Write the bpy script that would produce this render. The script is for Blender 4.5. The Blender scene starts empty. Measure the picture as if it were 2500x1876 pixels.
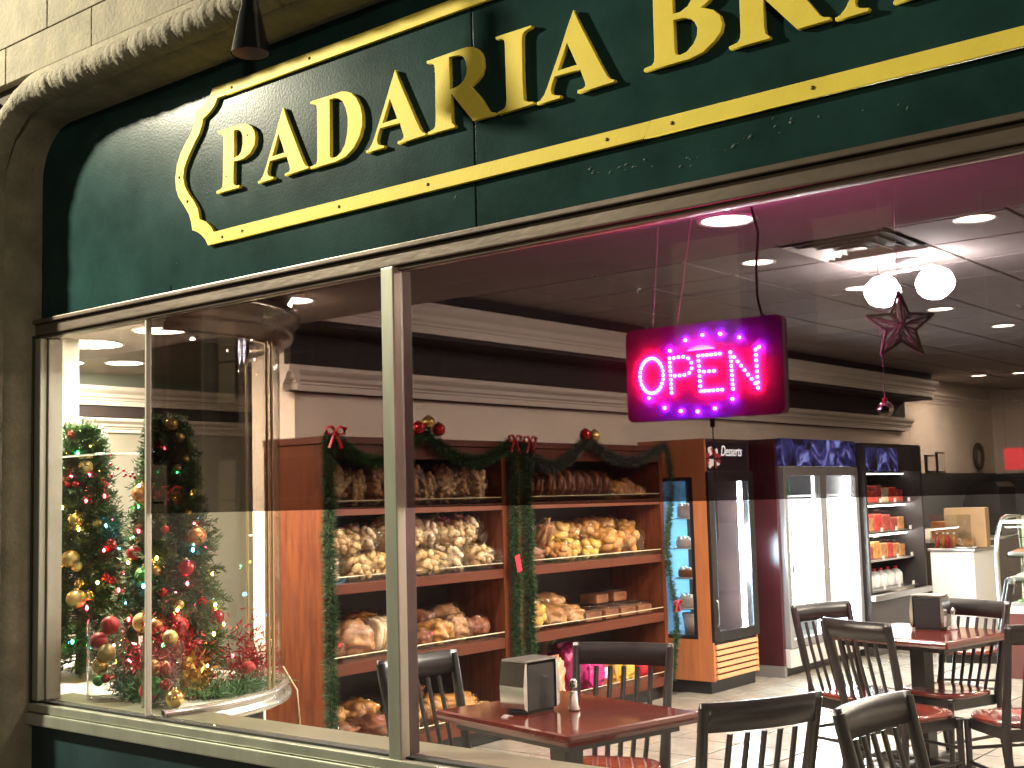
import bpy, bmesh, math, random
from math import sin, cos, pi, radians as R
from mathutils import Vector, Matrix, noise
scene = bpy.context.scene
col = scene.collection

# ------------------------------------------------------------------ camera, night sky, exposure
cam_d = bpy.data.cameras.new('camera'); cam = bpy.data.objects.new('camera', cam_d); col.objects.link(cam)
yaw, pitch, roll = R(39.15), R(5.35), R(-1.544)
fw = Vector((-sin(yaw)*cos(pitch), cos(yaw)*cos(pitch), sin(pitch)))
r0 = fw.cross(Vector((0, 0, 1))).normalized(); u0 = r0.cross(fw)
rt = r0*cos(roll) + u0*sin(roll); up = -r0*sin(roll) + u0*cos(roll)
M = Matrix((rt, up, -fw)).transposed().to_4x4(); M.translation = Vector((2.993, -3.035, 1.54))
cam.matrix_world = M
cam_d.sensor_width = 36; cam_d.lens = 43.44; cam_d.clip_start = 0.05; cam_d.clip_end = 400
scene.camera = cam

w = bpy.data.worlds.new('World'); scene.world = w; w.use_nodes = True
nt = w.node_tree; sky = nt.nodes.new('ShaderNodeTexSky'); sky.sky_type = 'NISHITA'; sky.sun_disc = False
sky.sun_elevation = R(-4); sky.sun_rotation = R(200)
nt.links.new(sky.outputs[0], nt.nodes['Background'].inputs[0]); nt.nodes['Background'].inputs[1].default_value = 0.05
vs = scene.view_settings; vs.view_transform = 'Standard'; vs.look = 'None'; vs.gamma = 1.0; vs.exposure = 1.3; vs.use_curve_mapping = False
cy = scene.cycles
cy.max_bounces = 5; cy.diffuse_bounces = 2; cy.glossy_bounces = 3; cy.transmission_bounces = 2; cy.transparent_max_bounces = 24
cy.sample_clamp_indirect = 6.0; cy.sample_clamp_direct = 0.0; cy.caustics_reflective = False; cy.caustics_refractive = False
cy.use_denoising = True; cy.use_adaptive_sampling = False; cy.blur_glossy = 0.5

# ------------------------------------------------------------------ materials
MATS = {}
def pm(name, color, rough=0.5, metal=0.0, spec=0.5, noise_s=None, noise_a=0.15, bump=None, bump_s=40, coat=0.0, emit=None, emit_s=0.0, stretch=None, c2=None, sheen=0):
    if name in MATS: return MATS[name]
    m = bpy.data.materials.new(name); m.use_nodes = True; t = m.node_tree; b = t.nodes['Principled BSDF']
    b.inputs['Base Color'].default_value = (*color, 1); b.inputs['Roughness'].default_value = rough; b.inputs['Metallic'].default_value = metal
    b.inputs['Specular IOR Level'].default_value = spec; b.inputs['Coat Weight'].default_value = coat; b.inputs['Coat Roughness'].default_value = 0.08
    if emit: b.inputs['Emission Color'].default_value = (*emit, 1); b.inputs['Emission Strength'].default_value = emit_s
    tc = t.nodes.new('ShaderNodeTexCoord'); mp = t.nodes.new('ShaderNodeMapping'); t.links.new(tc.outputs['Object'], mp.inputs[0])
    if stretch: mp.inputs['Scale'].default_value = stretch
    if noise_s:
        n = t.nodes.new('ShaderNodeTexNoise'); n.inputs['Scale'].default_value = noise_s; n.inputs['Detail'].default_value = 6; n.inputs['Roughness'].default_value = .6
        t.links.new(mp.outputs[0], n.inputs[0]); rp = t.nodes.new('ShaderNodeValToRGB'); t.links.new(n.outputs[0], rp.inputs[0])
        a = c2 if c2 else tuple(max(0, c*(1-noise_a)) for c in color); e = color if c2 else tuple(min(1, c*(1+noise_a)) for c in color)
        rp.color_ramp.elements[0].color = (*a, 1); rp.color_ramp.elements[1].color = (*e, 1); rp.color_ramp.elements[0].position = .32; rp.color_ramp.elements[1].position = .68
        t.links.new(rp.outputs[0], b.inputs['Base Color'])
        mr = t.nodes.new('ShaderNodeMapRange'); t.links.new(n.outputs[0], mr.inputs[0]); mr.inputs[3].default_value = max(0, rough*.8); mr.inputs[4].default_value = min(1, rough*1.2); t.links.new(mr.outputs[0], b.inputs['Roughness'])
    if bump:
        n2 = t.nodes.new('ShaderNodeTexNoise'); n2.inputs['Scale'].default_value = bump_s; n2.inputs['Detail'].default_value = 4
        t.links.new(mp.outputs[0], n2.inputs[0]); bp = t.nodes.new('ShaderNodeBump'); bp.inputs['Strength'].default_value = bump; bp.inputs['Distance'].default_value = .01
        t.links.new(n2.outputs[0], bp.inputs['Height']); t.links.new(bp.outputs[0], b.inputs['Normal'])
    MATS[name] = m; return m
def emat(name, color, s):
    if name in MATS: return MATS[name]
    m = bpy.data.materials.new(name); m.use_nodes = True; t = m.node_tree; t.nodes.clear()
    e = t.nodes.new('ShaderNodeEmission'); e.inputs[0].default_value = (*color, 1); e.inputs[1].default_value = s
    o = t.nodes.new('ShaderNodeOutputMaterial'); t.links.new(e.outputs[0], o.inputs[0]); MATS[name] = m; return m
def glassmat(name, tint, refl=1.0, rough=0.0, haze=0.0, bump=0.0, bump_s=30, hazecol=(.8, .8, .8), base=0.0):
    """thin sheet: transparent with a fresnel reflection and a little dust"""
    if name in MATS: return MATS[name]
    m = bpy.data.materials.new(name); m.use_nodes = True; t = m.node_tree; t.nodes.clear()
    tr = t.nodes.new('ShaderNodeBsdfTransparent'); tr.inputs[0].default_value = (*tint, 1)
    gl = t.nodes.new('ShaderNodeBsdfGlossy'); gl.inputs['Roughness'].default_value = rough
    fr = t.nodes.new('ShaderNodeLayerWeight'); fr.inputs[0].default_value = .5
    pw = t.nodes.new('ShaderNodeMath'); pw.operation = 'POWER'; pw.inputs[1].default_value = 5; t.links.new(fr.outputs['Facing'], pw.inputs[0])
    mu = t.nodes.new('ShaderNodeMath'); mu.operation = 'MULTIPLY_ADD'; mu.inputs[1].default_value = .96*refl; mu.inputs[2].default_value = base+.04*refl; t.links.new(pw.outputs[0], mu.inputs[0])
    mx = t.nodes.new('ShaderNodeMixShader'); t.links.new(mu.outputs[0], mx.inputs[0])
    src = tr
    if haze:
        tl = t.nodes.new('ShaderNodeBsdfTranslucent'); tl.inputs[0].default_value = (*hazecol, 1)
        m2 = t.nodes.new('ShaderNodeMixShader')
        n = t.nodes.new('ShaderNodeTexNoise'); n.inputs['Scale'].default_value = 2.2; n.inputs['Detail'].default_value = 5; tc = t.nodes.new('ShaderNodeTexCoord'); mp = t.nodes.new('ShaderNodeMapping'); mp.inputs['Scale'].default_value = (3, 1, .8)
        t.links.new(tc.outputs['Object'], mp.inputs[0]); t.links.new(mp.outputs[0], n.inputs[0]); mr = t.nodes.new('ShaderNodeMapRange'); mr.inputs[1].default_value = .3; mr.inputs[2].default_value = .75; mr.inputs[3].default_value = haze*.6; mr.inputs[4].default_value = haze*1.5
        t.links.new(n.outputs[0], mr.inputs[0]); t.links.new(mr.outputs[0], m2.inputs[0])
        t.links.new(tr.outputs[0], m2.inputs[1]); t.links.new(tl.outputs[0], m2.inputs[2]); src = m2
    if bump:
        n = t.nodes.new('ShaderNodeTexNoise'); n.inputs['Scale'].default_value = bump_s; n.inputs['Detail'].default_value = 3; tc = t.nodes.new('ShaderNodeTexCoord'); t.links.new(tc.outputs['Object'], n.inputs[0])
        bp = t.nodes.new('ShaderNodeBump'); bp.inputs['Strength'].default_value = bump; bp.inputs['Distance'].default_value = .02; t.links.new(n.outputs[0], bp.inputs['Height']); t.links.new(bp.outputs[0], gl.inputs['Normal']); t.links.new(bp.outputs[0], fr.inputs['Normal'])
    t.links.new(src.outputs[0], mx.inputs[1]); t.links.new(gl.outputs[0], mx.inputs[2])
    o = t.nodes.new('ShaderNodeOutputMaterial'); t.links.new(mx.outputs[0], o.inputs[0]); MATS[name] = m; return m

def swirl(name, s):
    m = bpy.data.materials.new(name); m.use_nodes = True; t = m.node_tree; b = t.nodes['Principled BSDF']; b.inputs['Roughness'].default_value = .3
    tc = t.nodes.new('ShaderNodeTexCoord'); n = t.nodes.new('ShaderNodeTexNoise'); n.inputs['Scale'].default_value = 3.2; n.inputs['Detail'].default_value = 3; n.inputs['Distortion'].default_value = 2.4
    t.links.new(tc.outputs['Object'], n.inputs[0]); r = t.nodes.new('ShaderNodeValToRGB'); t.links.new(n.outputs[0], r.inputs[0]); e = r.color_ramp.elements
    e[0].position = .40; e[0].color = (.006, .004, .015, 1); e[1].position = .66; e[1].color = (.25, .38, .95, 1)
    k = e.new(.52); k.color = (.03, .04, .18, 1); k = e.new(.58); k.color = (.10, .08, .35, 1)
    t.links.new(r.outputs[0], b.inputs['Base Color']); t.links.new(r.outputs[0], b.inputs['Emission Color']); b.inputs['Emission Strength'].default_value = s; MATS[name] = m; return m
STONE = pm('limestone', (.225, .20, .15), .9, 0, .2, 9, .22, .5, 55)
STONED = pm('limestone_carved', (.24, .215, .163), .9, 0, .2, 6, .25, .6, 70)
GREEN = pm('dark_green_board', (.014, .041, .040), .22, 0, .08, 3.0, .3, .04, 90)
GREENB = pm('dark_green_riser', (.012, .03, .035), .45, 0, .4, 3.0, .3, .1, 30)
YEL = pm('cream_yellow_paint', (.86, .69, .10), .5, 0, .15, 7, .06, .06, 90)
ALU = pm('brushed_aluminium', (.38, .39, .32), .38, .55, .5, 8, .12, .06, 120, stretch=(1, 1, .2))
BRONZE = pm('worn_bronze_frame', (.16, .125, .10), .38, .5, .5, 6, .25, .1, 60, stretch=(.3, 1, 1))
BLACK = pm('black_paint', (.012, .012, .013), .3, 0, .5, 12, .3)
GASKET = pm('black_rubber', (.008, .008, .008), .6)
GLASS = glassmat('shop_glass', (.975, .985, .975), .7, 0.0, haze=.0012)
FILM = glassmat('dark_window_film', (.42, .39, .385), .0)
CGLASS = glassmat('curved_glass', (.97, .98, .95), .85, .01)
CREAM = pm('cream_wall_paint', (.86, .77, .64), .85, 0, .2, 3, .05, .05, 200)
TRIM = pm('white_trim_paint', (.70, .64, .55), .6, 0, .3, 5, .04)
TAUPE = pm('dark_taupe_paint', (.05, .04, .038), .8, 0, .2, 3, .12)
SOFF = pm('grey_soffit_paint', (.30, .27, .25), .75, 0, .3, 2, .1)
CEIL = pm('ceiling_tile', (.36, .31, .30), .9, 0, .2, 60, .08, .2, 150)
GRID = pm('ceiling_grid_metal', (.5, .45, .42), .5)
TILE = pm('beige_floor_tile', (.30, .27, .225), .2, 0, .5, 5, .22, .03, 30)
GROUT = pm('grout', (.075, .062, .052), .9)
CHERRY = pm('cherry_laminate', (.155, .042, .013), .42, 0, .22, 5, .25, .03, 60, stretch=(6, 6, .7), c2=(.075, .018, .007))
CHERRYD = pm('cherry_laminate_shelf', (.105, .028, .013), .45, 0, .25, 5, .2, .03, 60, stretch=(6, .7, 6), c2=(.09, .021, .009))
MAHOG = pm('red_mahogany_gloss', (.10, .015, .009), .14, 0, .6, 4, .35, .02, 30, coat=.6, stretch=(1, 6, 1), c2=(.07, .008, .006))
SEATW = pm('red_varnished_seat', (.15, .022, .012), .16, 0, .6, 4, .3, .02, 30, coat=.5, stretch=(1, 6, 1), c2=(.08, .010, .007))
CHAIRB = pm('black_chair_paint', (.014, .012, .012), .32, 0, .5, 14, .3, .03, 90)
CHROME = pm('chrome', (.62, .62, .62), .16, 1.0)
STEEL = pm('brushed_steel', (.48, .48, .48), .3, 1.0, .5, 10, .1, .05, 200)
BRASS = pm('brass', (.65, .48, .22), .25, 1.0)
WHITE = pm('white_enamel', (.8, .8, .78), .35)
RED = pm('red_ribbon', (.45, .015, .02), .4, 0, .5, 30, .2)

# ------------------------------------------------------------------ mesh helpers
class MB:
    def __init__(s): s.v = []; s.f = []; s.sm = []
    def add(s, verts, faces, smooth=False, mtx=None):
        o = len(s.v)
        for p in verts:
            p = Vector(p)
            s.v.append(mtx @ p if mtx is not None else p)
        for f in faces: s.f.append(tuple(i+o for i in f)); s.sm.append(smooth)
        return s
    def box(s, a, b, mtx=None, bev=0.0):
        x0, y0, z0 = a; x1, y1, z1 = b
        if x0 > x1: x0, x1 = x1, x0
        if y0 > y1: y0, y1 = y1, y0
        if z0 > z1: z0, z1 = z1, z0
        e = min(bev, .45*min(x1-x0, y1-y0, z1-z0))
        if e <= 0:
            v = [(x, y, z) for z in (z0, z1) for y in (y0, y1) for x in (x0, x1)]
            return s.add(v, [(0, 2, 3, 1), (4, 5, 7, 6), (0, 1, 5, 4), (2, 6, 7, 3), (0, 4, 6, 2), (1, 3, 7, 5)], False, mtx)
        bm = bmesh.new(); bmesh.ops.create_cube(bm, size=1)
        for p in bm.verts: p.co = Vector(((x0+x1)/2+p.co.x*(x1-x0), (y0+y1)/2+p.co.y*(y1-y0), (z0+z1)/2+p.co.z*(z1-z0)))
        bmesh.ops.bevel(bm, geom=bm.edges[:]+bm.verts[:], offset=e, segments=2, affect='EDGES', profile=.6)
        bm.verts.index_update(); s.add([p.co.copy() for p in bm.verts], [[q.index for q in f.verts] for f in bm.faces], False, mtx); bm.free(); return s
    def tube(s, path, r, n=10, cap=True, mtx=None, smooth=True, flat=1.0):
        pts = [Vector(p) for p in path]; rs = r if isinstance(r, (list, tuple)) else [r]*len(pts); vs_ = []; fs = []
        ref = Vector((0, 0, 1))
        for i, p in enumerate(pts):
            d = (pts[min(i+1, len(pts)-1)]-pts[max(i-1, 0)]).normalized()
            a = d.cross(ref)
            if a.length < .05: a = d.cross(Vector((1, 0, 0)))
            a.normalize(); b = a.cross(d)
            for k in range(n): t = 2*pi*k/n; vs_.append(p+a*cos(t)*rs[i]+b*sin(t)*rs[i]*flat)
        for i in range(len(pts)-1):
            for k in range(n): fs.append((i*n+k, i*n+(k+1) % n, (i+1)*n+(k+1) % n, (i+1)*n+k))
        s.add(vs_, fs, smooth, mtx)
        if cap:
            s.add(vs_[:n], [tuple(range(n))], False, mtx); s.add(vs_[-n:], [tuple(reversed(range(n)))], False, mtx)
        return s
    def lathe(s, prof, c=(0, 0, 0), n=24, smooth=True, mtx=None, a0=0, a1=2*pi):
        full = abs(a1-a0-2*pi) < 1e-6; m = n if full else n+1; vs_ = []; fs = []
        for r, z in prof:
            for k in range(m): t = a0+(a1-a0)*k/n; vs_.append((c[0]+r*cos(t), c[1]+r*sin(t), c[2]+z))
        for i in range(len(prof)-1):
            for k in range(n):
                k2 = (k+1) % m; fs.append((i*m+k, i*m+k2, (i+1)*m+k2, (i+1)*m+k))
        return s.add(vs_, fs, smooth, mtx)
    def ico(s, c, r, sub=2, mtx=None, smooth=True, disp=0, ds=3, seed=0, expo=None):
        bm = bmesh.new(); bmesh.ops.create_icosphere(bm, subdivisions=sub, radius=1)
        rr = r if isinstance(r, (tuple, list)) else (r, r, r); bm.verts.index_update(); vs_ = []
        for p in bm.verts:
            q = p.co.copy()
            if expo: q = Vector([math.copysign(abs(k)**expo, k) for k in q])
            if disp: q *= 1+disp*noise.noise(q*ds+Vector((seed*7.3, seed*1.7, seed*3.1)))
            vs_.append(Vector((c[0]+q.x*rr[0], c[1]+q.y*rr[1], c[2]+q.z*rr[2])))
        s.add(vs_, [[q.index for q in f.verts] for f in bm.faces], smooth, mtx); bm.free(); return s
    def prism(s, poly, axis, a, b, mtx=None, smooth=False):
        """extrude a 2D polygon along an axis ('x': poly is (y,z); 'y': (x,z); 'z': (x,y))"""
        def mk(p, t): return {'x': (t, p[0], p[1]), 'y': (p[0], t, p[1]), 'z': (p[0], p[1], t)}[axis]
        n = len(poly); v = [mk(p, a) for p in poly]+[mk(p, b) for p in poly]
        return s.add(v, [tuple(range(n)), tuple(range(2*n-1, n-1, -1))]+[(i, (i+1) % n, n+(i+1) % n, n+i) for i in range(n)], smooth, mtx)
    def mesh(s, name='m'):
        me = bpy.data.meshes.new(name); me.from_pydata([tuple(p) for p in s.v], [], s.f)
        me.polygons.foreach_set('use_smooth', s.sm)
        bm = bmesh.new(); bm.from_mesh(me); bmesh.ops.recalc_face_normals(bm, faces=bm.faces); bm.to_mesh(me); bm.free(); me.update()
        return me
    def build(s, name, mat, parent=None, kind=None):
        return mobj(name, s.mesh(name), mat, parent, kind)
def mobj(name, me, mat, parent=None, kind=None):
    o = bpy.data.objects.new(name, me); col.objects.link(o)
    if mat and not me.materials: me.materials.append(mat)
    if parent: o.parent = parent
    if kind: o['kind'] = kind
    return o
def tag(o, label, cat, group=None):
    o['label'] = label; o['category'] = cat
    if group: o['group'] = group
    return o
def thing(name, label, cat, loc=(0, 0, 0), rz=0.0, group=None, s=1.0):
    o = bpy.data.objects.new(name, None); col.objects.link(o); o.location = loc; o.rotation_euler = (0, 0, rz); o.scale = (s, s, s); o.empty_display_size = .05
    return tag(o, label, cat, group)
def struct(o): o['kind'] = 'structure'; return o
def copy_tree(o, parent=None):
    c = o.copy(); col.objects.link(c)
    if parent: c.parent = parent
    for ch in list(o.children): copy_tree(ch, c)
    return c
def place(o, loc, rz=0.0, label=None, s=None, rot=None):
    o.location = loc; o.rotation_euler = rot if rot else (0, 0, rz)
    if s: o.scale = (s, s, s) if not isinstance(s, tuple) else s
    if label: o['label'] = label
    return o
def curve_mesh(outer, holes, depth):
    """flat outline in (x,z) with holes, extruded; front face towards -y"""
    cu = bpy.data.curves.new('c', 'CURVE'); cu.dimensions = '2D'; cu.fill_mode = 'BOTH'; cu.extrude = depth/2; cu.bevel_depth = .0012; cu.bevel_resolution = 1
    for poly in [outer]+holes:
        sp = cu.splines.new('POLY'); sp.points.add(len(poly)-1); sp.use_cyclic_u = True
        for i, p in enumerate(poly): sp.points[i].co = (p[0], p[1], 0, 1)
    o = bpy.data.objects.new('c', cu); col.objects.link(o)
    dg = bpy.context.evaluated_depsgraph_get(); me = bpy.data.meshes.new_from_object(o.evaluated_get(dg))
    bpy.data.objects.remove(o); bpy.data.curves.remove(cu)
    me.transform(Matrix.Rotation(pi/2, 4, 'X')); return me
def text_mesh(txt, size, depth=.002, shear=0.0, align='LEFT'):
    cu = bpy.data.curves.new('t', 'FONT'); cu.body = txt; cu.size = size; cu.extrude = depth; cu.shear = shear; cu.align_x = align; cu.offset = .0
    o = bpy.data.objects.new('t', cu); col.objects.link(o)
    dg = bpy.context.evaluated_depsgraph_get(); me = bpy.data.meshes.new_from_object(o.evaluated_get(dg))
    bpy.data.objects.remove(o); bpy.data.curves.remove(cu); return me
def lamp(name, kind, loc, power, color, size=.1, parent=None, rot=(0, 0, 0)):
    l = bpy.data.lights.new(name, kind); l.energy = power; l.color = color
    if kind == 'AREA': l.shape = 'DISK'; l.size = size
    else: l.shadow_soft_size = size
    o = bpy.data.objects.new(name, l); col.objects.link(o); o.location = loc; o.rotation_euler = rot
    if parent: o.parent = parent
    return o
ORD = ['first', 'second', 'third', 'fourth', 'fifth', 'sixth', 'seventh', 'eighth', 'ninth', 'tenth', 'eleventh', 'twelfth', 'thirteenth', 'fourteenth', 'fifteenth', 'sixteenth']

# ------------------------------------------------------------------ street lamp outside (its shadows lie on the sign), ground
LP = Vector((-5.2, -2.6, 5.2))
sl = thing('street_lamp', 'tall dark street lamp standing on the pavement left of the shop', 'street lamp', (LP.x, LP.y-.55, -.15))
MB().lathe([(.16, 0), (.16, .12), (.09, .2), (.07, .9), (.055, 5.35), (0, 5.37)], n=16).build('pole', BLACK, sl)
MB().tube([(0, 0, 5.2), (0, .1, 5.47), (0, .35, 5.55), (0, .55, 5.53)], .03, 8).build('arm', BLACK, sl)
MB().lathe([(.0, 5.61), (.1, 5.60), (.24, 5.49), (.25, 5.45), (.22, 5.45), (.0, 5.47)], (0, .55, 0), n=20).build('lamp_hood', BLACK, sl)
MB().ico((0, .55, 5.43), (.12, .12, .05), 2).build('lamp_lens', emat('street_lamp_lens', (1, .93, .72), 12), sl)
lamp('street_lamp_light', 'POINT', (0, .55, 5.30), 1700, (1, .92, .68), .17, sl)
fill_lamp = thing('street_lamp', 'added fill lamp, unseen, shaped as a street lamp far right of the shop', 'street lamp', (9, -8, -.15))  # added fill lamp, out of view; lifts the pier and the sign's right half
MB().lathe([(.16, 0), (.16, .12), (.09, .2), (.07, .9), (.055, 5.35), (0, 5.37)], n=16).build('pole', BLACK, fill_lamp)
MB().lathe([(.0, 5.75), (.1, 5.74), (.24, 5.63), (.25, 5.59), (.22, 5.59), (.0, 5.61)], n=20).build('lamp_hood', BLACK, fill_lamp)
MB().ico((0, 0, 5.48), (.14, .14, .10), 2).build('lamp_lens', MATS['street_lamp_lens'], fill_lamp)
lamp('street_lamp_light', 'POINT', (0, .3, 5.5), 460, (1, .86, .6), .17, fill_lamp)
struct(MB().box((-60, -40, -.35), (60, 0.02, -.15)).build('pavement', pm('concrete', (.06, .06, .06), .85, 0, .3, 2, .2, .3, 30)))

# buildings across the street, seen only as faint reflections in the shop glass
OB = thing('opposite_building', 'dark brick building with lit windows across the street, behind the viewer', 'building', (-34, -15.5, -.15))
MB().box((0, -6, 0), (40, 0, 11)).build('wall', pm('dark_brick', (.02, .013, .011), .9, 0, .2, 4, .3), OB)
wf = MB().box((-.75, 0, -.08), (.75, .06, 0)).box((-.75, 0, 1.9), (.75, .06, 1.98)).box((-.75, 0, .0), (-.67, .06, 1.9)).box((.67, 0, 0), (.75, .06, 1.9)).box((-.67, .01, .93), (.67, .05, .98)).mesh('window'); wf.materials.append(BLACK)
wp = MB().box((-.67, .0, 0), (.67, .02, 1.9)).mesh('pane'); wp.materials.append(emat('lit_room', (1, .72, .40), .22)); wd_ = wp.copy(); wd_.materials.clear(); wd_.materials.append(pm('dark_pane', (.02, .02, .025), .1))
rnd = random.Random(12)
for r_ in range(3):
    for c_ in range(14):
        o = mobj('window', wf, None, OB); o.location = (2+c_*2.7, .001, .9+r_*3.3); q = mobj('pane', wp if rnd.random() < .22 else wd_, None, o)
# ------------------------------------------------------------------ facade: stone surround
def surround_path(inset, rad, z_top, x_left, z0=-.15, x1=3.6):
    pts = [(x_left, z0+(z_top-rad-z0)*k/40) for k in range(40)]
    for k in range(0, 17):
        a = pi-(pi/2)*k/16; pts.append((x_left+rad+rad*cos(a), z_top-rad+rad*sin(a)))
    n = 70
    for k in range(1, n+1): pts.append((x_left+rad+(x1-x_left-rad)*k/n, z_top))
    return pts
def sweep(prof, path):
    """prof: (outward, y) offsets; outward = away from the opening"""
    mb = MB(); n = len(prof); vs_ = []; fs = []
    for i, p in enumerate(path):
        a = path[max(i-1, 0)]; b = path[min(i+1, len(path)-1)]; dx, dz = b[0]-a[0], b[1]-a[1]; l = math.hypot(dx, dz); nx, nz = -dz/l, dx/l
        for (o, y) in prof: vs_.append((p[0]+nx*o, y, p[1]+nz*o))
    for i in range(len(path)-1):
        for k in range(n-1): fs.append((i*n+k, i*n+k+1, (i+1)*n+k+1, (i+1)*n+k))
    return mb.add(vs_, fs, True)
SW = thing('stone_facade', 'pale limestone block wall with carved rope moulding round the shopfront', 'wall')
path = surround_path(0, .26, 3.335, -2.30)
sweep([(-.012, .02), (-.012, -.035), (-.006, -.07), (.0, -.12), (.012, -.17), (.04, -.18)], path).build('reveal', STONE, SW)
# rope moulding: half-round bundle with beads and ties along its length
rp = surround_path(0, .32, 3.335, -2.30); rope_c = .076
fine = []; 
for i in range(len(rp)-1):
    a, b = rp[i], rp[i+1]; L = math.hypot(b[0]-a[0], b[1]-a[1]); k = max(1, int(L/.0085))
    for j in range(k): fine.append((a[0]+(b[0]-a[0])*j/k, a[1]+(b[1]-a[1])*j/k))
n = 11; vs_ = []; fs = []; s_acc = 0
for i, p in enumerate(fine):
    a = fine[max(i-1, 0)]; b = fine[min(i+1, len(fine)-1)]; dx, dz = b[0]-a[0], b[1]-a[1]; l = math.hypot(dx, dz); nx, nz = -dz/l, dx/l; s_acc += l/2
    u = (s_acc % .294)/.294
    for k in range(n):
        ph = pi*k/(n-1)
        tie = 1.0 if abs(u-.0) < .06 else 0.0
        lob = abs(sin(pi*(s_acc/.147)+.6*cos(ph)))**.55*.6+abs(sin(pi*(s_acc/.049)-.8*cos(ph)))**.7*.4
        rr = .064*(.90+.12*lob) if not tie else .052+.010*abs(sin(u*62))
        rr += .004*noise.noise(Vector((p[0]*20, p[1]*20, k*.4)))
        o = rope_c+cos(ph)*rr; y = -.172-sin(ph)*rr*1.3
        vs_.append((p[0]+nx*o, y, p[1]+nz*o))
for i in range(len(fine)-1):
    for k in range(n-1): fs.append((i*n+k, i*n+k+1, (i+1)*n+k+1, (i+1)*n+k))
MB().add(vs_, fs, True).build('rope_moulding', STONED, SW)
# backing and stone blocks with recessed joints
MB().box((-6, -.09, 3.50), (3.6, .3, 6)).box((-7, -.09, -.15), (-2.46, .099, 3.5)).build('wall_core', pm('mortar', (.06, .05, .04), .95), SW)
sweep([(.04, -.165), (.19, -.165), (.215, -.12), (.225, -.088), (.26, -.088)], path).build('moulding_bed', STONE, SW)
random.seed(3)
zc = [3.545, 3.725, 4.06, 4.40, 4.75, 5.1]
offs = [-1.67, -2.03, -1.62, -2.1, -1.7]
for ci in range(5):
    z0, z1 = zc[ci], zc[ci+1]; x = offs[ci]-.72*4
    while x < 2.6:
        x1_ = x+.72
        if x1_ > -4.6:
            d = random.uniform(-.004, .004)
            MB().box((x+.003, -.135+d, z0+.003), (x1_-.003, -.05, z1-.003), bev=.004).build('stone_block', STONE, SW)
        x = x1_
for k in range(12):   # pier blocks beside the rope
    z0 = -.15+k*.305; d = random.uniform(-.003, .003)
    MB().box((-4.2, -.135+d, z0+.003), (-2.535, -.05, min(z0+.302, 3.542)), bev=.004).build('stone_block', STONE, SW)
# stone courses of the lower jamb return
for k in range(9):
    z0 = .12+k*.262; d = random.uniform(-.002, .002)
    if z0 < 2.3: MB().box((-2.352, -.118, z0+.002), (-2.302+d, .02, z0+.260), bev=.003).build('jamb_stone', STONE, SW)

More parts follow.
